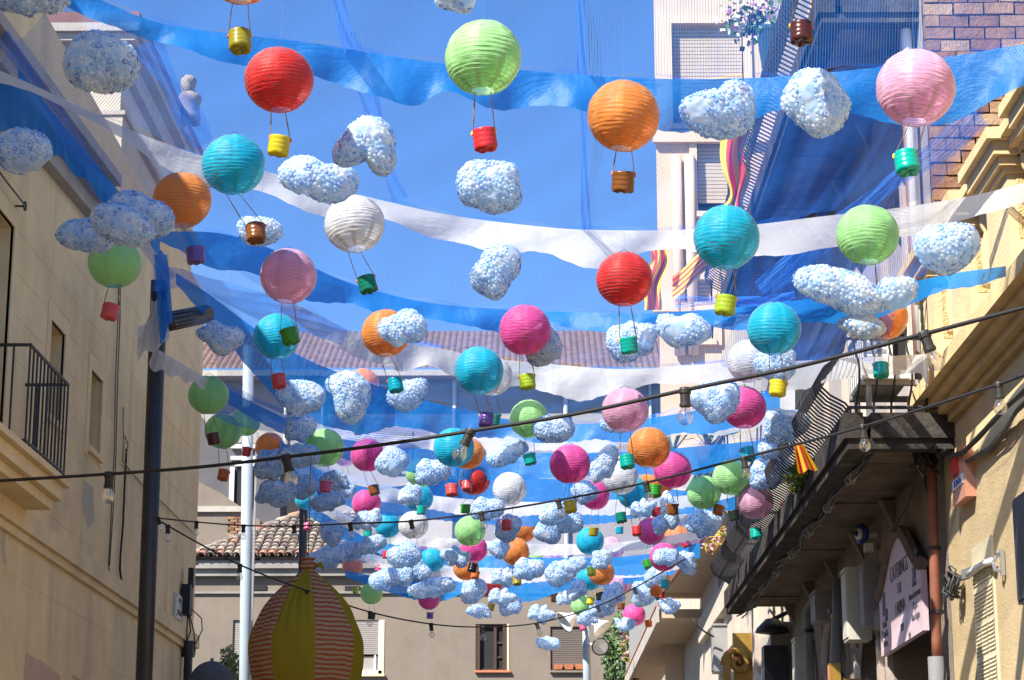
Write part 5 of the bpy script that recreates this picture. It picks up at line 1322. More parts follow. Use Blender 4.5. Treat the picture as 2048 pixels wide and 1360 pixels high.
def net_mat(name, c, pitch, wx_, wy_, base):
    m, nt, out = new_mat(name)
    uv = N(nt, 'ShaderNodeUVMap'); sx = N(nt, 'ShaderNodeSeparateXYZ'); nt.links.new(uv.outputs[0], sx.inputs[0])
    outs = []
    for ch, wd in ((0, wx_), (1, wy_)):
        mu = N(nt, 'ShaderNodeMath', operation='MULTIPLY'); mu.inputs[1].default_value = 1 / (pitch if ch == 0 else pitch * 1.3); nt.links.new(sx.outputs[ch], mu.inputs[0])
        fr = N(nt, 'ShaderNodeMath', operation='FRACT'); nt.links.new(mu.outputs[0], fr.inputs[0])
        lt = N(nt, 'ShaderNodeMath', operation='LESS_THAN'); lt.inputs[1].default_value = wd; nt.links.new(fr.outputs[0], lt.inputs[0]); outs.append(lt)
    mxm = N(nt, 'ShaderNodeMath', operation='MAXIMUM'); nt.links.new(outs[0].outputs[0], mxm.inputs[0]); nt.links.new(outs[1].outputs[0], mxm.inputs[1])
    mr = N(nt, 'ShaderNodeMapRange'); mr.inputs['To Min'].default_value = base; mr.inputs['To Max'].default_value = .92; nt.links.new(mxm.outputs[0], mr.inputs['Value'])
    df = N(nt, 'ShaderNodeBsdfDiffuse', Color=rgb(c)); tl = N(nt, 'ShaderNodeBsdfTranslucent', Color=rgb(c)); mx = N(nt, 'ShaderNodeMixShader'); mx.inputs[0].default_value = .4
    nt.links.new(df.outputs[0], mx.inputs[1]); nt.links.new(tl.outputs[0], mx.inputs[2])
    tp = N(nt, 'ShaderNodeBsdfTransparent'); m3 = N(nt, 'ShaderNodeMixShader'); nt.links.new(mr.outputs[0], m3.inputs[0]); nt.links.new(tp.outputs[0], m3.inputs[1]); nt.links.new(mx.outputs[0], m3.inputs[2])
    nt.links.new(m3.outputs[0], out.inputs[0])
    return m
M['net'] = net_mat('blue_netting', (0.03, 0.24, 0.84), .015, .16, .09, .03)
M['net_fold'] = net_mat('blue_netting_folded', (0.07, 0.28, 0.88), .012, .22, .22, .12)
def surf(name, fn, nu, nv, m, label, cat, group, uvscale=None, smooth=True):
    vs = [fn(i / nu, j / nv) for j in range(nv + 1) for i in range(nu + 1)]
    fs = [(j*(nu+1)+i, j*(nu+1)+i+1, (j+1)*(nu+1)+i+1, (j+1)*(nu+1)+i) for j in range(nv) for i in range(nu)]
    me = bpy.data.meshes.new(name); me.from_pydata([tuple(v) for v in vs], [], fs); me.materials.append(m)
    if uvscale:
        ul = me.uv_layers.new(name='UVMap'); d = np.zeros(len(me.loops) * 2)
        vi = np.zeros(len(me.loops), dtype=int); me.loops.foreach_get('vertex_index', vi)
        d[0::2] = (vi % (nu + 1)) / nu * uvscale[0]; d[1::2] = (vi // (nu + 1)) / nv * uvscale[1]
        ul.data.foreach_set('uv', d)
    me.polygons.foreach_set('use_smooth', [smooth] * len(fs)); me.update()
    o = bpy.data.objects.new(name, me); link(o); return tag(o, label, cat, group)
def q3(a, b, c, t):   # depth: left, middle, right
    return a * (1-t) * (1-2*t) + 4 * b * t * (1-t) + c * t * (2*t - 1)
# top curves (photo px), depth (left, mid, right), drop in px, colour
STR = [
 ('blue', [(130,-34),(300,40),(450,66),(610,84),(780,112),(900,128),(1050,141),(1200,152),(1350,158),(1500,156),(1650,146),(1800,128),(1930,108),(2070,84)], (12.6,13.0,12.6), [(130,45),(300,40),(450,55),(610,70),(740,80),(830,90),(890,60),(1000,82),(1100,62),(1200,85),(1340,102),(1480,92),(1560,68),(1680,84),(1800,122),(1900,128),(2070,76)], 'wide blue plastic strip sagging across the top, nearest the camera'),
 ('white', [(-30,128),(100,185),(250,255),(400,310),(540,345),(720,390),(900,430),(1100,455),(1200,460),(1350,460),(1500,450),(1650,432),(1800,415),(1950,390),(2070,360)], (14.8,15.8,12.4), [(-30,20),(250,22),(330,50),(420,60),(540,40),(640,62),(720,40),(900,50),(1000,62),(1100,55),(1200,75),(1290,42),(1400,48),(1500,60),(1640,70),(1760,60),(1900,52),(2070,36)], 'long white plastic strip crossing below the nearest blue strip'),
 ('blue', [(318,462),(450,468),(560,505),(700,566),(850,604),(1000,618),(1150,624),(1300,626),(1450,616),(1600,600),(1750,580),(1900,548),(2012,532)], (16.8,18.2,13.2), [(318,20),(420,70),(520,60),(600,80),(700,40),(800,46),(880,34),(1000,42),(1080,28),(1200,38),(1320,26),(1450,40),(1600,48),(1720,60),(1850,40),(2012,20)], 'blue strip from the lamp post to a frayed end on the yellow parapet'),
 ('white', [(560,590),(640,632),(720,668),(830,684),(950,712),(1100,728),(1250,738),(1400,728),(1550,724),(1700,716),(1856,708)], (18.6,20.0,15.4), [(560,36),(640,40),(730,52),(800,60),(860,40),(950,62),(1050,48),(1140,70),(1240,44),(1380,36),(1500,56),(1640,50),(1760,34),(1840,42),(1856,70)], 'white strip ending over the near end of iron balcony'),
 ('blue', [(352,545),(420,590),(500,650),(600,712),(720,760),(850,800),(1000,836),(1150,848),(1300,836),(1450,808),(1560,776)], (18.4,22.0,19.0), [(352,22),(420,50),(500,90),(600,120),(700,110),(800,70),(900,60),(1000,40),(1150,36),(1300,40),(1450,50),(1560,40)], 'broad blue strip sweeping down from the lamp post past the pink balloon'),
 ('white', [(500,800),(620,846),(760,868),(900,874),(1050,868),(1180,862),(1290,850),(1400,830),(1500,808),(1590,770)], (24.5,23.8,19.6), [(500,14),(700,38),(830,24),(960,40),(1080,34),(1180,44),(1280,30),(1400,38),(1500,52),(1590,50)], 'grey white strip sagging behind the orange and pink balloons at mid height'),
 ('blue', [(440,770),(540,822),(660,872),(800,892),(950,902),(1100,906),(1250,904),(1400,892),(1570,876)], (21.5,25.4,20.4), [(440,30),(560,34),(700,40),(800,48),(900,60),(1000,56),(1100,50),(1250,44),(1400,56),(1570,26)], 'blue strip tied to the lower iron balcony at right of the netting'),
 ('white', [(590,900),(700,950),(830,985),(960,1000),(1100,1004),(1250,998),(1380,990),(1470,975)], (28,28.2,24), [(590,20),(720,34),(850,28),(980,36),(1100,24),(1250,32),(1380,24),(1470,18)], 'dull white strip behind the white balloon with coral basket'),
 ('blue', [(560,880),(640,940),(740,975),(880,960),(1000,956),(1140,960),(1280,970),(1400,985),(1470,990)], (26,29.6,24.6), [(560,40),(680,46),(800,60),(900,84),(1050,96),(1200,84),(1300,60),(1470,30)], 'blue strip deepened to stand in for shaded far wall behind the dense balloons'),  # middle drop deepened: its blue stands in for the far wall in shadow
 ('white', [(620,990),(740,1052),(860,1072),(1000,1084),(1140,1088),(1280,1080),(1400,1060)], (31,31.4,27), [(620,20),(760,26),(900,20),(1060,24),(1200,20),(1400,18)], 'thin pale strip in the lower crowd of balloons'),
 ('blue', [(615,1000),(720,1070),(860,1100),(1000,1112),(1140,1116),(1280,1110),(1400,1085)], (33,33,28), [(615,30),(760,24),(900,26),(1040,24),(1160,28),(1280,40),(1400,30)], 'narrow blue strip just above the farthest white strip'),
 ('white', [(640,1060),(760,1112),(880,1130),(1000,1136),(1140,1136),(1280,1128),(1390,1110)], (35,35,30), [(640,16),(760,24),(900,30),(1040,30),(1160,20),(1280,26),(1390,20)], 'farthest white strip low above the end house'),
 ('blue', [(690,1140),(800,1160),(900,1158),(1000,1158),(1120,1156),(1240,1150),(1350,1130)], (37,36.6,32), [(690,14),(780,28),(880,44),(960,20),(1050,46),(1130,26),(1240,20),(1350,18)], 'farthest blue strip with violet tint just above the end windows'),
]
def strip_fn(pts, Dd, drop, k):
    xa, xb = pts[0][0], pts[-1][0]
    def f(u, v):
        x = xa + (xb - xa) * u
        y0 = interp(pts, x); dr = interp(drop, x)
        D = q3(*Dd, u)
        wob = .05 * math.sin(u * 31 + k) * v + .035 * math.sin(u * 67 + k * 2 + v * 2) * v + .012 * math.sin(u * 140 + k) * v
        sc_ = dr * v + (3.5 * math.sin(u * 43 + k * 1.7) + 2 * math.sin(u * 91 + k)) * v * (D < 22) + 1.3 * math.sin(u * 517 + k) * math.sin(u * 211) * v
        return at(x, y0 + sc_, D + wob - .08 * v)
    return f
GS = 'plastic strips hung across the street'
for k, (c, pts, Dd, drop, lab) in enumerate(STR):
    surf('plastic_strip', strip_fn(pts, Dd, drop, k), 170, 8, M['strip_' + c], lab, 'banner', GS)
# loose hanging pieces at the left
surf('plastic_strip', (lambda u, v: at(-30 + 350*u, interp([(-30, 84), (30, 130), (90, 205), (160, 290), (240, 385), (320, 480)], -30 + 350*u) + v * interp([(-30, 170), (30, 150), (70, 120), (120, 78), (200, 52), (320, 26)], -30 + 350*u) + 8*v*math.sin(u*40), 15.6 + 1.2*u + .05*math.sin(u*50)*v)), 80, 8, M['strip_blue'], 'torn blue plastic strip hanging before the cream house eave', 'banner', GS)
surf('plastic_strip', (lambda u, v: at(302 + 110*u + 4*math.sin(v*6), 690 + 66*u + v * (46 - 26*u) + 5*math.sin(u*22)*v, 18.35 + .05*math.sin(u*20))), 40, 6, M['strip_white'], 'slack white strip end running off the lamp post to the right', 'banner', GS)
surf('plastic_strip', (lambda u, v: at(302 + 34*u - 26*v*(1-u) + 3*math.sin(v*9), 598 + v * (116 - 30*u) + 6*math.sin(u*9 + v*3), 18.3 + .06*math.sin(u*8 + v*4))), 14, 16, M['strip_white'], 'white plastic scrap knotted round the lamp post top', 'banner', GS)
surf('plastic_strip', (lambda u, v: at(308 + 26*u + 12*v, 505 + v * (190 - 60*u) + 5*math.sin(u*9 + v*5), 18.22 + .05*math.sin(u*8 + v*6))), 12, 20, M['strip_blue'], 'blue plastic scrap dangling down the lamp post top', 'banner', GS)
surf('plastic_strip', (lambda u, v: at(275 + 40*u, 655 + 50*v*(1.3-u) - 20*u + 6*math.sin(v*7), 18.5 + .04*math.sin(v*9 + u*3))), 10, 12, M['strip_white'], 'crumpled pale plastic flap blowing left of the lamp post', 'banner', GS)
# netting sheets between the strips
def curve_pts(i):
    c, pts, Dd, drop, lab = STR[i]
    return pts, Dd
def net_between(ca, cb, xr0, xr1, k, sag, label, m=None):
    (pa, Da), (pb, Db) = ca, cb
    def f(u, v):
        xa = xr0[0] + (xr0[1] - xr0[0]) * u; xb = xr1[0] + (xr1[1] - xr1[0]) * u
        A = at(xa, interp(pa, xa), q3(*Da, min(1, max(0, (xa - pa[0][0]) / (pa[-1][0] - pa[0][0])))))
        B = at(xb, interp(pb, xb), q3(*Db, min(1, max(0, (xb - pb[0][0]) / (pb[-1][0] - pb[0][0])))))
        s_ = sag * 4 * v * (1-v) * (1 + .35*math.sin(u*13 + k) + .2*math.sin(u*29 + 2*k + v*3))
        return A.lerp(B, v) + Vector((0, 0, .012 - s_ + .02*math.sin(u*60 + v*9 + k)))
    w_ = (f(0, .5) - f(1, .5)).length; h_ = (f(.5, 0) - f(.5, 1)).length
    return surf('net_sheet', f, 120, 14, m or M['net'], label, 'netting', 'blue netting over the street', (w_, h_ * 1.05))
top0 = ([(60, -420), (600, -330), (1024, -300), (1500, -310), (2100, -380)], (10.2, 10.4, 10.2))
C = [curve_pts(i) for i in range(len(STR))]
net_between(top0, C[0], (60, 2100), (130, 2070), 1, .05, 'blue net sheet at the very top, above the nearest blue strip')
net_between(C[0], C[1], (130, 2040), (-20, 1850), 2, .06, 'blue net sheet between nearest blue strip and first white strip')
net_between(C[1], C[2], (100, 1880), (325, 1850), 3, .08, 'blue net sheet hanging between first white strip and second blue strip')
net_between(C[2], C[3], (330, 1800), (420, 1760), 4, .10, 'blue net sheet between second blue strip and balcony white strip')
net_between(C[3], C[4], (560, 1700), (400, 1560), 5, .10, 'blue net sheet below the balcony white strip')
net_between(C[4], C[6], (420, 1550), (440, 1560), 6, .10, 'blue net sheet behind the broad sweeping blue strip')
net_between(C[6], C[8], (460, 1560), (560, 1460), 7, .10, 'blue net sheet over the dense middle crowd of balloons')
net_between(C[8], C[10], (580, 1460), (620, 1400), 8, .08, 'far blue net sheet in the lower crowd of balloons')
net_between(C[10], C[12], (640, 1400), (690, 1350), 9, .06, 'farthest blue net sheet close to the end house')
M['net_dense'] = net_mat('blue_netting_doubled', (0.04, 0.20, 0.80), .016, .085, .075, .01)
net_between(C[0], C[1], (1500, 2010), (1470, 1850), 12, .14, 'doubled blue net sheet veiling the stone house facade at upper right', M['net_dense'])
net_between(C[1], C[2], (1470, 1860), (1480, 1830), 13, .16, 'doubled blue net sheet veiling the facade below first white strip', M['net_dense'])
net_between(C[2], C[3], (1480, 1800), (1440, 1740), 14, .16, 'doubled blue net sheet over the lower iron balcony railing', M['net_dense'])
def ribbon(label, spine, Dd, wpx, m, k, group='blue netting over the street', name='net_fold'):
    n = len(spine)
    def f(u, v):
        t = u * (n - 1); i = min(int(t), n - 2); fr = t - i
        x = spine[i][0]*(1-fr) + spine[i+1][0]*fr; y = spine[i][1]*(1-fr) + spine[i+1][1]*fr
        dx, dy = spine[i+1][0] - spine[i][0], spine[i+1][1] - spine[i][1]; L = math.hypot(dx, dy); nx, ny = -dy/L, dx/L
        w_ = wpx * (v - .5) * (1 + .25*math.sin(u*9 + k))
        return at(x + nx*w_, y + ny*w_, Dd[0]*(1-u) + Dd[1]*u + .05*math.sin(v*9 + u*14 + k))
    ln = (f(0, .5) - f(1, .5)).length; wd = (f(.5, 0) - f(.5, 1)).length
    return surf(name, f, 60, 10, m, label, 'netting', group, (ln, wd))
ribbon('shiny gathered net fold hanging before the stone statue', [(292, 84), (330, 150), (370, 220), (408, 290)], (15.5, 16.2), 46, M['net_fold'], 1)
ribbon('folded net band running right from the lamp post top', [(306, 556), (360, 556), (440, 580), (520, 612), (600, 640), (690, 675)], (17.9, 18.6), 44, M['net_fold'], 2)
ribbon('folded net edge climbing the cream house wall', [(2, 70), (70, 165), (120, 240), (170, 330), (220, 400), (300, 500), (340, 560)], (15.2, 17.4), 34, M['net_fold'], 3)
ribbon('doubled net seam falling through the upper middle of the sky', [(670, -30), (690, 60), (740, 200), (770, 320), (800, 400)], (11.8, 15.4), 30, M['net_fold'], 4)
ribbon('upright net seam left of the orange balloon with brown basket', [(1160, -30), (1164, 120), (1168, 300), (1172, 460)], (11.8, 15.6), 16, M['net_fold'], 5)
ribbon('gathered net fold beneath the pink balloon with turquoise basket', [(1520, 580), (1600, 520), (1690, 440), (1790, 360), (1880, 300), (1960, 230)], (16.5, 13.6), 40, M['net_fold'], 6)
ribbon('folded net band sagging right of the light green balloons at left', [(440, 800), (500, 826), (580, 846), (680, 862), (780, 872), (860, 876)], (21.2, 24.0), 56, M['net_fold'], 7)
ribbon('net fold curving over the teal balloon with yellow basket', [(1350, 604), (1450, 600), (1530, 606), (1590, 590)], (17.2, 16.6), 20, M['net_fold'], 8)

# ================================================================== strings of light bulbs
m, nt, out = new_mat('bulb_glass')
g_ = N(nt, 'ShaderNodeBsdfGlossy', Roughness=.03); tp = N(nt, 'ShaderNodeBsdfTransparent'); lw = N(nt, 'ShaderNodeLayerWeight', Blend=.35); mx = N(nt, 'ShaderNodeMixShader')
mr = N(nt, 'ShaderNodeMapRange'); mr.inputs['To Min'].default_value = .16; mr.inputs['To Max'].default_value = .75; nt.links.new(lw.outputs['Facing'], mr.inputs['Value'])
nt.links.new(mr.outputs[0], mx.inputs[0]); nt.links.new(tp.outputs[0], mx.inputs[1]); nt.links.new(g_.outputs[0], mx.inputs[2]); nt.links.new(mx.outputs[0], out.inputs[0]); M['bulb'] = m
sk = MB(); sk.lathe([(0, .008), (.017, .008), (.02, .0), (.02, -.012), (.0165, -.016), (.0165, -.044), (.0195, -.048), (.0195, -.056), (0, -.056)], 14); sk_me = sk.mesh('socket', M['cable'], False)
bu = MB(); bu.lathe([(.013, -.054), (.014, -.062), (.0215, -.075), (.0265, -.089), (.0265, -.097), (.022, -.109), (.012, -.117), (0, -.119)], 16); bu_me = bu.mesh('bulb', M['bulb'], True)
fi = MB(); fi.tube([(0, 0, -.056), (0, 0, -.08)], .003, 5); fi.tube([(-.008, 0, -.096), (-.004, 0, -.078), (.004, 0, -.078), (.008, 0, -.096)], .0009, 4); fi_me = fi.mesh('filament', M['aluminium'])
def light_string(label, pts, Ds, bulbs, r, size=1.0):
    xs = [p[0] for p in pts]
    def P(x):
        t = (x - xs[0]) / (xs[-1] - xs[0]); return at(x, interp(pts, x), Ds[0]*(1-t) + Ds[1]*t)
    T_ = thing('light_string', label, 'string lights', P(xs[0]))
    q = MB(); q.tube([P(xs[0] + (xs[-1]-xs[0]) * i / 60) for i in range(61)], r, 6); obj('cable', q, M['cable'], T_, True)
    for (x, tilt) in bulbs:
        p = P(x); o = inst('socket', sk_me, T_, p - T_.location, (tilt * .3, tilt, 0), (size,)*3)
        b = inst('bulb', bu_me, o); inst('filament', fi_me, o)
light_string('thick black bulb cable crossing the whole picture at mid height, nearest', [(-40, 964), (218, 948), (400, 934), (572, 914), (760, 890), (942, 862), (1160, 826), (1370, 780), (1600, 732), (1848, 668), (2100, 602)], (10.6, 7.4), [(218, 0), (572, -.25), (942, .45), (1370, 0), (1848, -.3)], .0082, 1.2)
light_string('black bulb cable rising from the lamp post to the right edge', [(304, 1035), (393, 1044), (487, 1051), (590, 1052), (703, 1047), (825, 1042), (965, 1025), (1118, 1000), (1297, 964), (1493, 914), (1730, 852), (2000, 768), (2100, 730)], (17.9, 7.3), [(316, -.3), (393, 0), (487, 0), (588, -.1), (700, -.15), (822, -.2), (962, -.25), (1116, -.25), (1292, -.2), (1488, -.1), (1726, -.05), (1998, 0)], .0065, .95)
light_string('thin black bulb cable looping low in front of the striped balloon', [(312, 1038), (400, 1088), (480, 1130), (615, 1182), (740, 1224), (862, 1248), (965, 1254), (1075, 1246), (1195, 1212), (1265, 1178), (1370, 1118)], (17.9, 24.0), [(336, 0), (480, 0), (615, 0), (740, 0), (862, -.1), (966, 0), (1073, -.3), (1194, -.45), (1268, -.4)], .0075, 1.15)

# ================================================================== big striped fabric balloon
FB = thing('fabric_balloon', 'big fabric balloon with mustard and red striped gores beside the mast', 'balloon', at(616, 1400, 20.0))
c0 = at(616, 1140, 20.0); px_m = 20.0 / F
prof = [(1140, 12), (1150, 22), (1165, 40), (1185, 60), (1210, 80), (1240, 96), (1270, 109), (1300, 113), (1330, 110), (1360, 104), (1400, 88), (1450, 60), (1500, 34)]
def fb_pt(v, a, pleat):
    y = 1140 + 360 * v; r = interp(prof, y) * px_m
    pl = 1 + pleat * .07 * math.sin(a * 31 + math.sin(v*9)) * max(0, 1 - v * 2.2) + .014*math.sin(a*8) + .012*math.sin(a*5 + v*14) + .008*math.sin(a*13 - v*22)
    return c0 + Vector((r * pl * math.cos(a), r * pl * math.sin(a), -(y - 1140) * px_m * 1.02))
m, nt, out = new_mat('striped_cotton')
geo = N(nt, 'ShaderNodeNewGeometry'); sx = N(nt, 'ShaderNodeSeparateXYZ'); nt.links.new(geo.outputs['Position'], sx.inputs[0])
no = N(nt, 'ShaderNodeTexNoise', Scale=5.0, Detail=3.0); nt.links.new(geo.outputs['Position'], no.inputs['Vector'])
ml = N(nt, 'ShaderNodeMath', operation='MULTIPLY_ADD'); ml.inputs[1].default_value = .05; nt.links.new(no.outputs[0], ml.inputs[0]); nt.links.new(sx.outputs[2], ml.inputs[2])
mu = N(nt, 'ShaderNodeMath', operation='MULTIPLY'); mu.inputs[1].default_value = 1 / .044; nt.links.new(ml.outputs[0], mu.inputs[0]); fr = N(nt, 'ShaderNodeMath', operation='FRACT'); nt.links.new(mu.outputs[0], fr.inputs[0]); lt = N(nt, 'ShaderNodeMath', operation='LESS_THAN'); lt.inputs[1].default_value = .48; nt.links.new(fr.outputs[0], lt.inputs[0])
mxc = N(nt, 'ShaderNodeMix', data_type='RGBA'); mxc.inputs[6].default_value = (0.54, 0.41, 0.25, 1); mxc.inputs[7].default_value = (0.50, 0.12, 0.05, 1); nt.links.new(lt.outputs[0], mxc.inputs[0])
df = N(nt, 'ShaderNodeBsdfDiffuse'); nt.links.new(mxc.outputs[2], df.inputs[0]); tl = N(nt, 'ShaderNodeBsdfTranslucent'); nt.links.new(mxc.outputs[2], tl.inputs[0]); mx = N(nt, 'ShaderNodeMixShader'); mx.inputs[0].default_value = .25; nt.links.new(df.outputs[0], mx.inputs[1]); nt.links.new(tl.outputs[0], mx.inputs[2]); nt.links.new(mx.outputs[0], out.inputs[0]); M['striped'] = m
m, nt, out = new_mat('mustard_cotton')
df = N(nt, 'ShaderNodeBsdfDiffuse', Color=(0.40, 0.31, 0.03, 1)); tl = N(nt, 'ShaderNodeBsdfTranslucent', Color=(0.50, 0.38, 0.015, 1)); mx = N(nt, 'ShaderNodeMixShader'); mx.inputs[0].default_value = .25; nt.links.new(df.outputs[0], mx.inputs[1]); nt.links.new(tl.outputs[0], mx.inputs[2]); nt.links.new(mx.outputs[0], out.inputs[0]); M['mustard'] = m
for g_i in range(8):
    a0 = 2 * math.pi * g_i / 8 - math.pi/2 - .52; da = 2 * math.pi / 8
    q = MB(); q.grid(lambda u, v: fb_pt(v, a0 + da * u, 1.0), 12, 40)
    obj('fabric_gore', q, M['mustard'] if g_i % 2 == 0 else M['striped'], FB, True)
q = MB(); q.lathe([(.02, -.02), (.06, .0), (.08, .05), (.05, .085), (.07, .11), (.03, .12), (0, .1)], 14, Matrix.Translation(c0), lambda r, z, a: (r * (1 + .15*math.sin(a*5 + z*40)), z)); obj('gathered_knot', q, M['striped'], FB, True)
q = MB(); q.tube([c0 + Vector((.05, -.02, .03)), c0 + Vector((.12, -.03, .05)), c0 + Vector((.15, -.03, .0))], [.02, .025, .012], 6); obj('tie', q, M['mustard'], FB, True)
q = MB(); q.tube([c0 + Vector((0, 0, .1)), c0 + Vector((0, .02, 1.1))], .006, 5); obj('rope', q, M['twine'], FB)

# ================================================================== grey parasol, plants, flags
PS = thing('grey_parasol', 'grey canvas parasol top at the foot of the cream house', 'parasol', at(422, 1420, 24))
c0 = at(424, 1322, 24.0)
for k in range(8):
    a0 = 2*math.pi*k/8; q = MB()
    def f(u, v, a0=a0):
        a = a0 + u * math.pi/4; r = .27 * math.sin(v * math.pi/2) * 1.0 * (1 - .06*math.sin(u*math.pi)*v); return c0 + Vector((r*math.cos(a), r*math.sin(a), -.30*(1 - math.cos(v*math.pi/2))))
    q.grid(f, 6, 8); obj('canopy_panel', q, M['greyfabric'], PS, True)
q = MB(); q.tube([c0 + Vector((0, 0, .03)), (c0.x, c0.y, 0)], .02, 8); obj('pole', q, M['greypipe'], PS)
def foliage(name, label, c, rad, n, mats, size, seed, stem=True, cat='plant'):
    T_ = thing(name, label, cat, (c[0], c[1], c[2] - rad[2]))
    rr = random.Random(seed)
    lobes = [Vector((rr.uniform(-.6, .6)*rad[0], rr.uniform(-.6, .6)*rad[1], rr.uniform(-.7, .7)*rad[2])) for _ in range(9)]
    qs = [MB() for _ in mats]
    for i in range(n):
        l = rr.choice(lobes); d = Vector((rr.gauss(0, 1), rr.gauss(0, 1), rr.gauss(0, 1))).normalized() * rr.uniform(.3, 1) ** .5
        p = Vector(c) + l + Vector((d.x*rad[0]*.5, d.y*rad[1]*.5, d.z*rad[2]*.42))
        s_ = size * rr.uniform(.6, 1.3); rt_ = Quaternion((rr.gauss(0,1), rr.gauss(0,1), rr.gauss(0,1), rr.gauss(0,1))).normalized().to_matrix()
        k = min(int(rr.random() ** 1.6 * len(mats)), len(mats) - 1)
        qs[k].add([p + rt_ @ Vector(v) * s_ for v in ((0, -1, 0), (.45, -.2, .1), (0, 1, 0), (-.45, -.2, .1))], [(0, 1, 2), (0, 2, 3)])
    for k, m_ in enumerate(mats):
        o = obj('foliage' if k == 0 else ('flowers' if 'petal' in m_.name else 'leaves'), qs[k], m_, T_); o['kind'] = 'stuff'
    if stem:
        q = MB(); b_ = Vector((c[0], c[1], c[2] - rad[2] - .4))
        for l in lobes[:5]: q.tube([b_, b_.lerp(Vector(c) + l, .5) + Vector((.03, 0, .05)), Vector(c) + l], [.03, .02, .006], 5)
        obj('stem', q, M['bark'], T_)
    return T_
foliage('climbing_shrub', 'dense green climber growing beside the spotlight post', at(1232, 1300, 52), (.35, .35, .9), 1500, [M['leaf'], M['leafg']], .07, 1)
foliage('flowering_shrub', 'yellow green spiky plant with pink flowers under the railing', at(1268, 1285, 50), (.3, .3, .75), 900, [M['leafy'], M['leaf'], M['petal_r']], .08, 2)
foliage('street_bush', 'pale green bush between parasol and mast', at(466, 1335, 42), (.3, .3, .45), 700, [M['leafg'], M['leafy']], .05, 3)
pot = thing('hanging_pot', 'pale blue flower pot with white flowers on upper balcony rail', 'flower pot', at(1537, 75, 21.5))
c0 = at(1537, 88, 21.5)
q = MB(); q.lathe([(0, -.25), (.075, -.25), (.12, .12), (.135, .12), (.135, .18), (.11, .18), (.1, .1), (0, .1)], 14, Matrix.Translation(c0)); obj('pot', q, M['potblue'], pot, True)
rr = random.Random(9); qs = [MB(), MB(), MB()]
for i in range(420):
    p = c0 + Vector((rr.gauss(-.12, .13), rr.gauss(0, .1), .24 + rr.gauss(0, .1))); s_ = .022 * rr.uniform(.6, 1.4); rt_ = Quaternion((rr.gauss(0,1), rr.gauss(0,1), rr.gauss(0,1), rr.gauss(0,1))).normalized().to_matrix()
    qs[rr.choice([0, 0, 1, 2, 1])].add([p + rt_ @ Vector(v) * s_ for v in ((-1, -1, 0), (1, -1, .2), (1, 1, 0), (-1, 1, .2))], [(0, 1, 2, 3)])
for q, m_, nm in zip(qs, (M['leaf'], M['petal_w'], M['petal_p']), ('leaves', 'white_flowers', 'purple_flowers')): o = obj(nm, q, m_, pot); o['kind'] = 'stuff'
def agave(px, py, D, label, n=18, L=.55, seed=1):
    c = at(px, py, D); T_ = thing('potted_agave', label, 'plant', c); rr = random.Random(seed)
    for i in range(n):
        a = rr.uniform(0, 6.28); e = rr.uniform(.15, 1.3); d = Vector((math.cos(a)*math.cos(e), math.sin(a)*math.cos(e), math.sin(e))); l = L * rr.uniform(.6, 1); sd_ = d.cross(ZP).normalized() * .03
        q = MB(); m1 = c + d * l * .5 + Vector((0, 0, .04)); m2 = c + d * l + Vector((0, 0, -.10 * math.cos(e)))
        q.add([c - sd_, c + sd_, m1 + sd_*.9, m1 - sd_*.9, m2], [(0, 1, 2, 3), (3, 2, 4)]); obj('leaf', q, M['leafg'], T_)
    q = MB(); q.lathe([(0, -.3), (.13, -.3), (.18, 0), (.15, 0), (0, -.03)], 12, Matrix.Translation(c)); obj('pot', q, M['terracotta'], T_, True)
agave(1415, 895, 31, 'spiky agave on the terrace behind the magenta balloon at right', 20, .75, 1)
agave(1345, 905, 34, 'thin leaved agave on the terrace behind the orange balloon', 18, .75, 2)
foliage('balcony_flowers', 'reddish flowers in a trough on the boarded balcony', at(1430, 1075, 29.5), (.2, .4, .2), 500, [M['leafy'], M['terracotta'], M['petal_r']], .035, 5, False)
foliage('balcony_flowers', 'green potted leaves behind the bellied railing near small flag', at(1598, 955, 19), (.12, .5, .14), 400, [M['leaf'], M['leafy']], .04, 6, False)
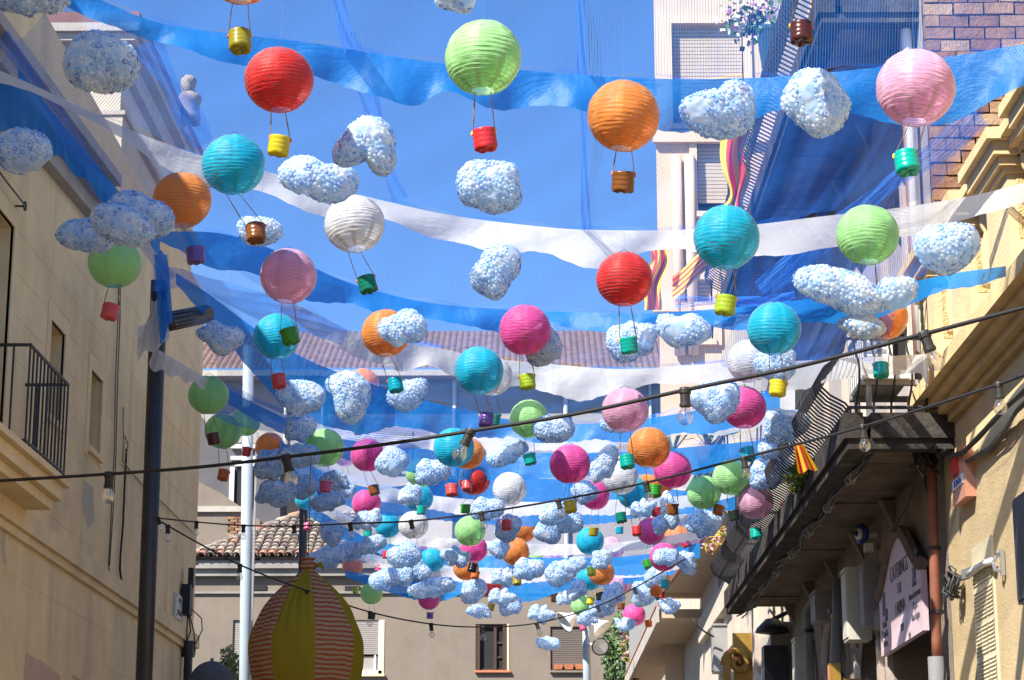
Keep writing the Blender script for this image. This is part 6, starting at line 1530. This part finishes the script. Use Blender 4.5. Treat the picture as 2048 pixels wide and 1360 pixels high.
for k, (px, py) in enumerate(((1625, 985), (1588, 1030), (1500, 1130))):
    c = onX(px, py, 2.7); q = MB(); q.lathe([(0, -.14), (.09, -.14), (.13, .1), (.14, .1), (.14, .14), (.11, .14), (0, .1)], 12, Matrix.Translation((c.x, c.y, 5.08 + .15)))
    tag(obj('clay_pot', q, M['terracotta'], None, True), ['nearest', 'middle', 'farthest'][k] + ' terracotta pot behind the bellied railing of lower balcony', 'pot', 'pots on the balcony')
def flag(label, fn, n=9, nv=24):
    vs = []; fs = []; mi = []
    cols = n * 2
    for j in range(nv + 1):
        for i in range(cols + 1): vs.append(tuple(fn(i / cols, j / nv)))
    for j in range(nv):
        for i in range(cols): fs.append((j*(cols+1)+i, j*(cols+1)+i+1, (j+1)*(cols+1)+i+1, (j+1)*(cols+1)+i)); mi.append((i // 2) % 2)
    me = bpy.data.meshes.new('flag'); me.from_pydata(vs, [], fs); me.materials.append(M['flag_y']); me.materials.append(M['flag_r']); me.polygons.foreach_set('material_index', mi); me.polygons.foreach_set('use_smooth', [True]*len(fs)); me.update()
    o = bpy.data.objects.new('striped_flag', me); link(o); tag(o, label, 'flag', 'red and yellow striped flags')
def fl1(u, v):
    w_ = interp([(0, 62), (.45, 56), (.68, 26), (.8, 60), (1, 105)], v); x = interp([(0, 1478), (.3, 1470), (.6, 1476), (.8, 1465), (1, 1462)], v)
    return at(x + (u - .5) * w_, 235 + 235 * v + 8*math.sin(u*7), 23.2 + .10*math.sin(u*11 + v*5))
flag('red and yellow striped flag twisted down from the upper balcony', fl1, 5)
def fl2(u, v): return at(1345 + 150*v, 572 - 60*math.sin(v*2.6) - 4 + (u - .3) * 46 + 5*math.sin(v*9), 27.5 + .1*math.sin(v*12 + u*3))
flag('red and yellow flag stretched sideways above the white balloon', fl2, 9)
def fl3(u, v): return at(1318 + (u-.5)*34 - 16*v + 4*math.sin(v*8), 500 + 120*v, 27.8 + .08*math.sin(u*9 + v*4))
flag('narrow red and yellow flag hanging beside the red balloon', fl3, 5)
def fl4(u, v): return at(1588 + 40*u*(.4+.6*v) + 8*v, 890 + 56*v - 8*u + 3*math.sin(u*9), 17.3 + .05*math.sin(u*10))
flag('small striped flag caught in the lower balcony railing', fl4, 7)
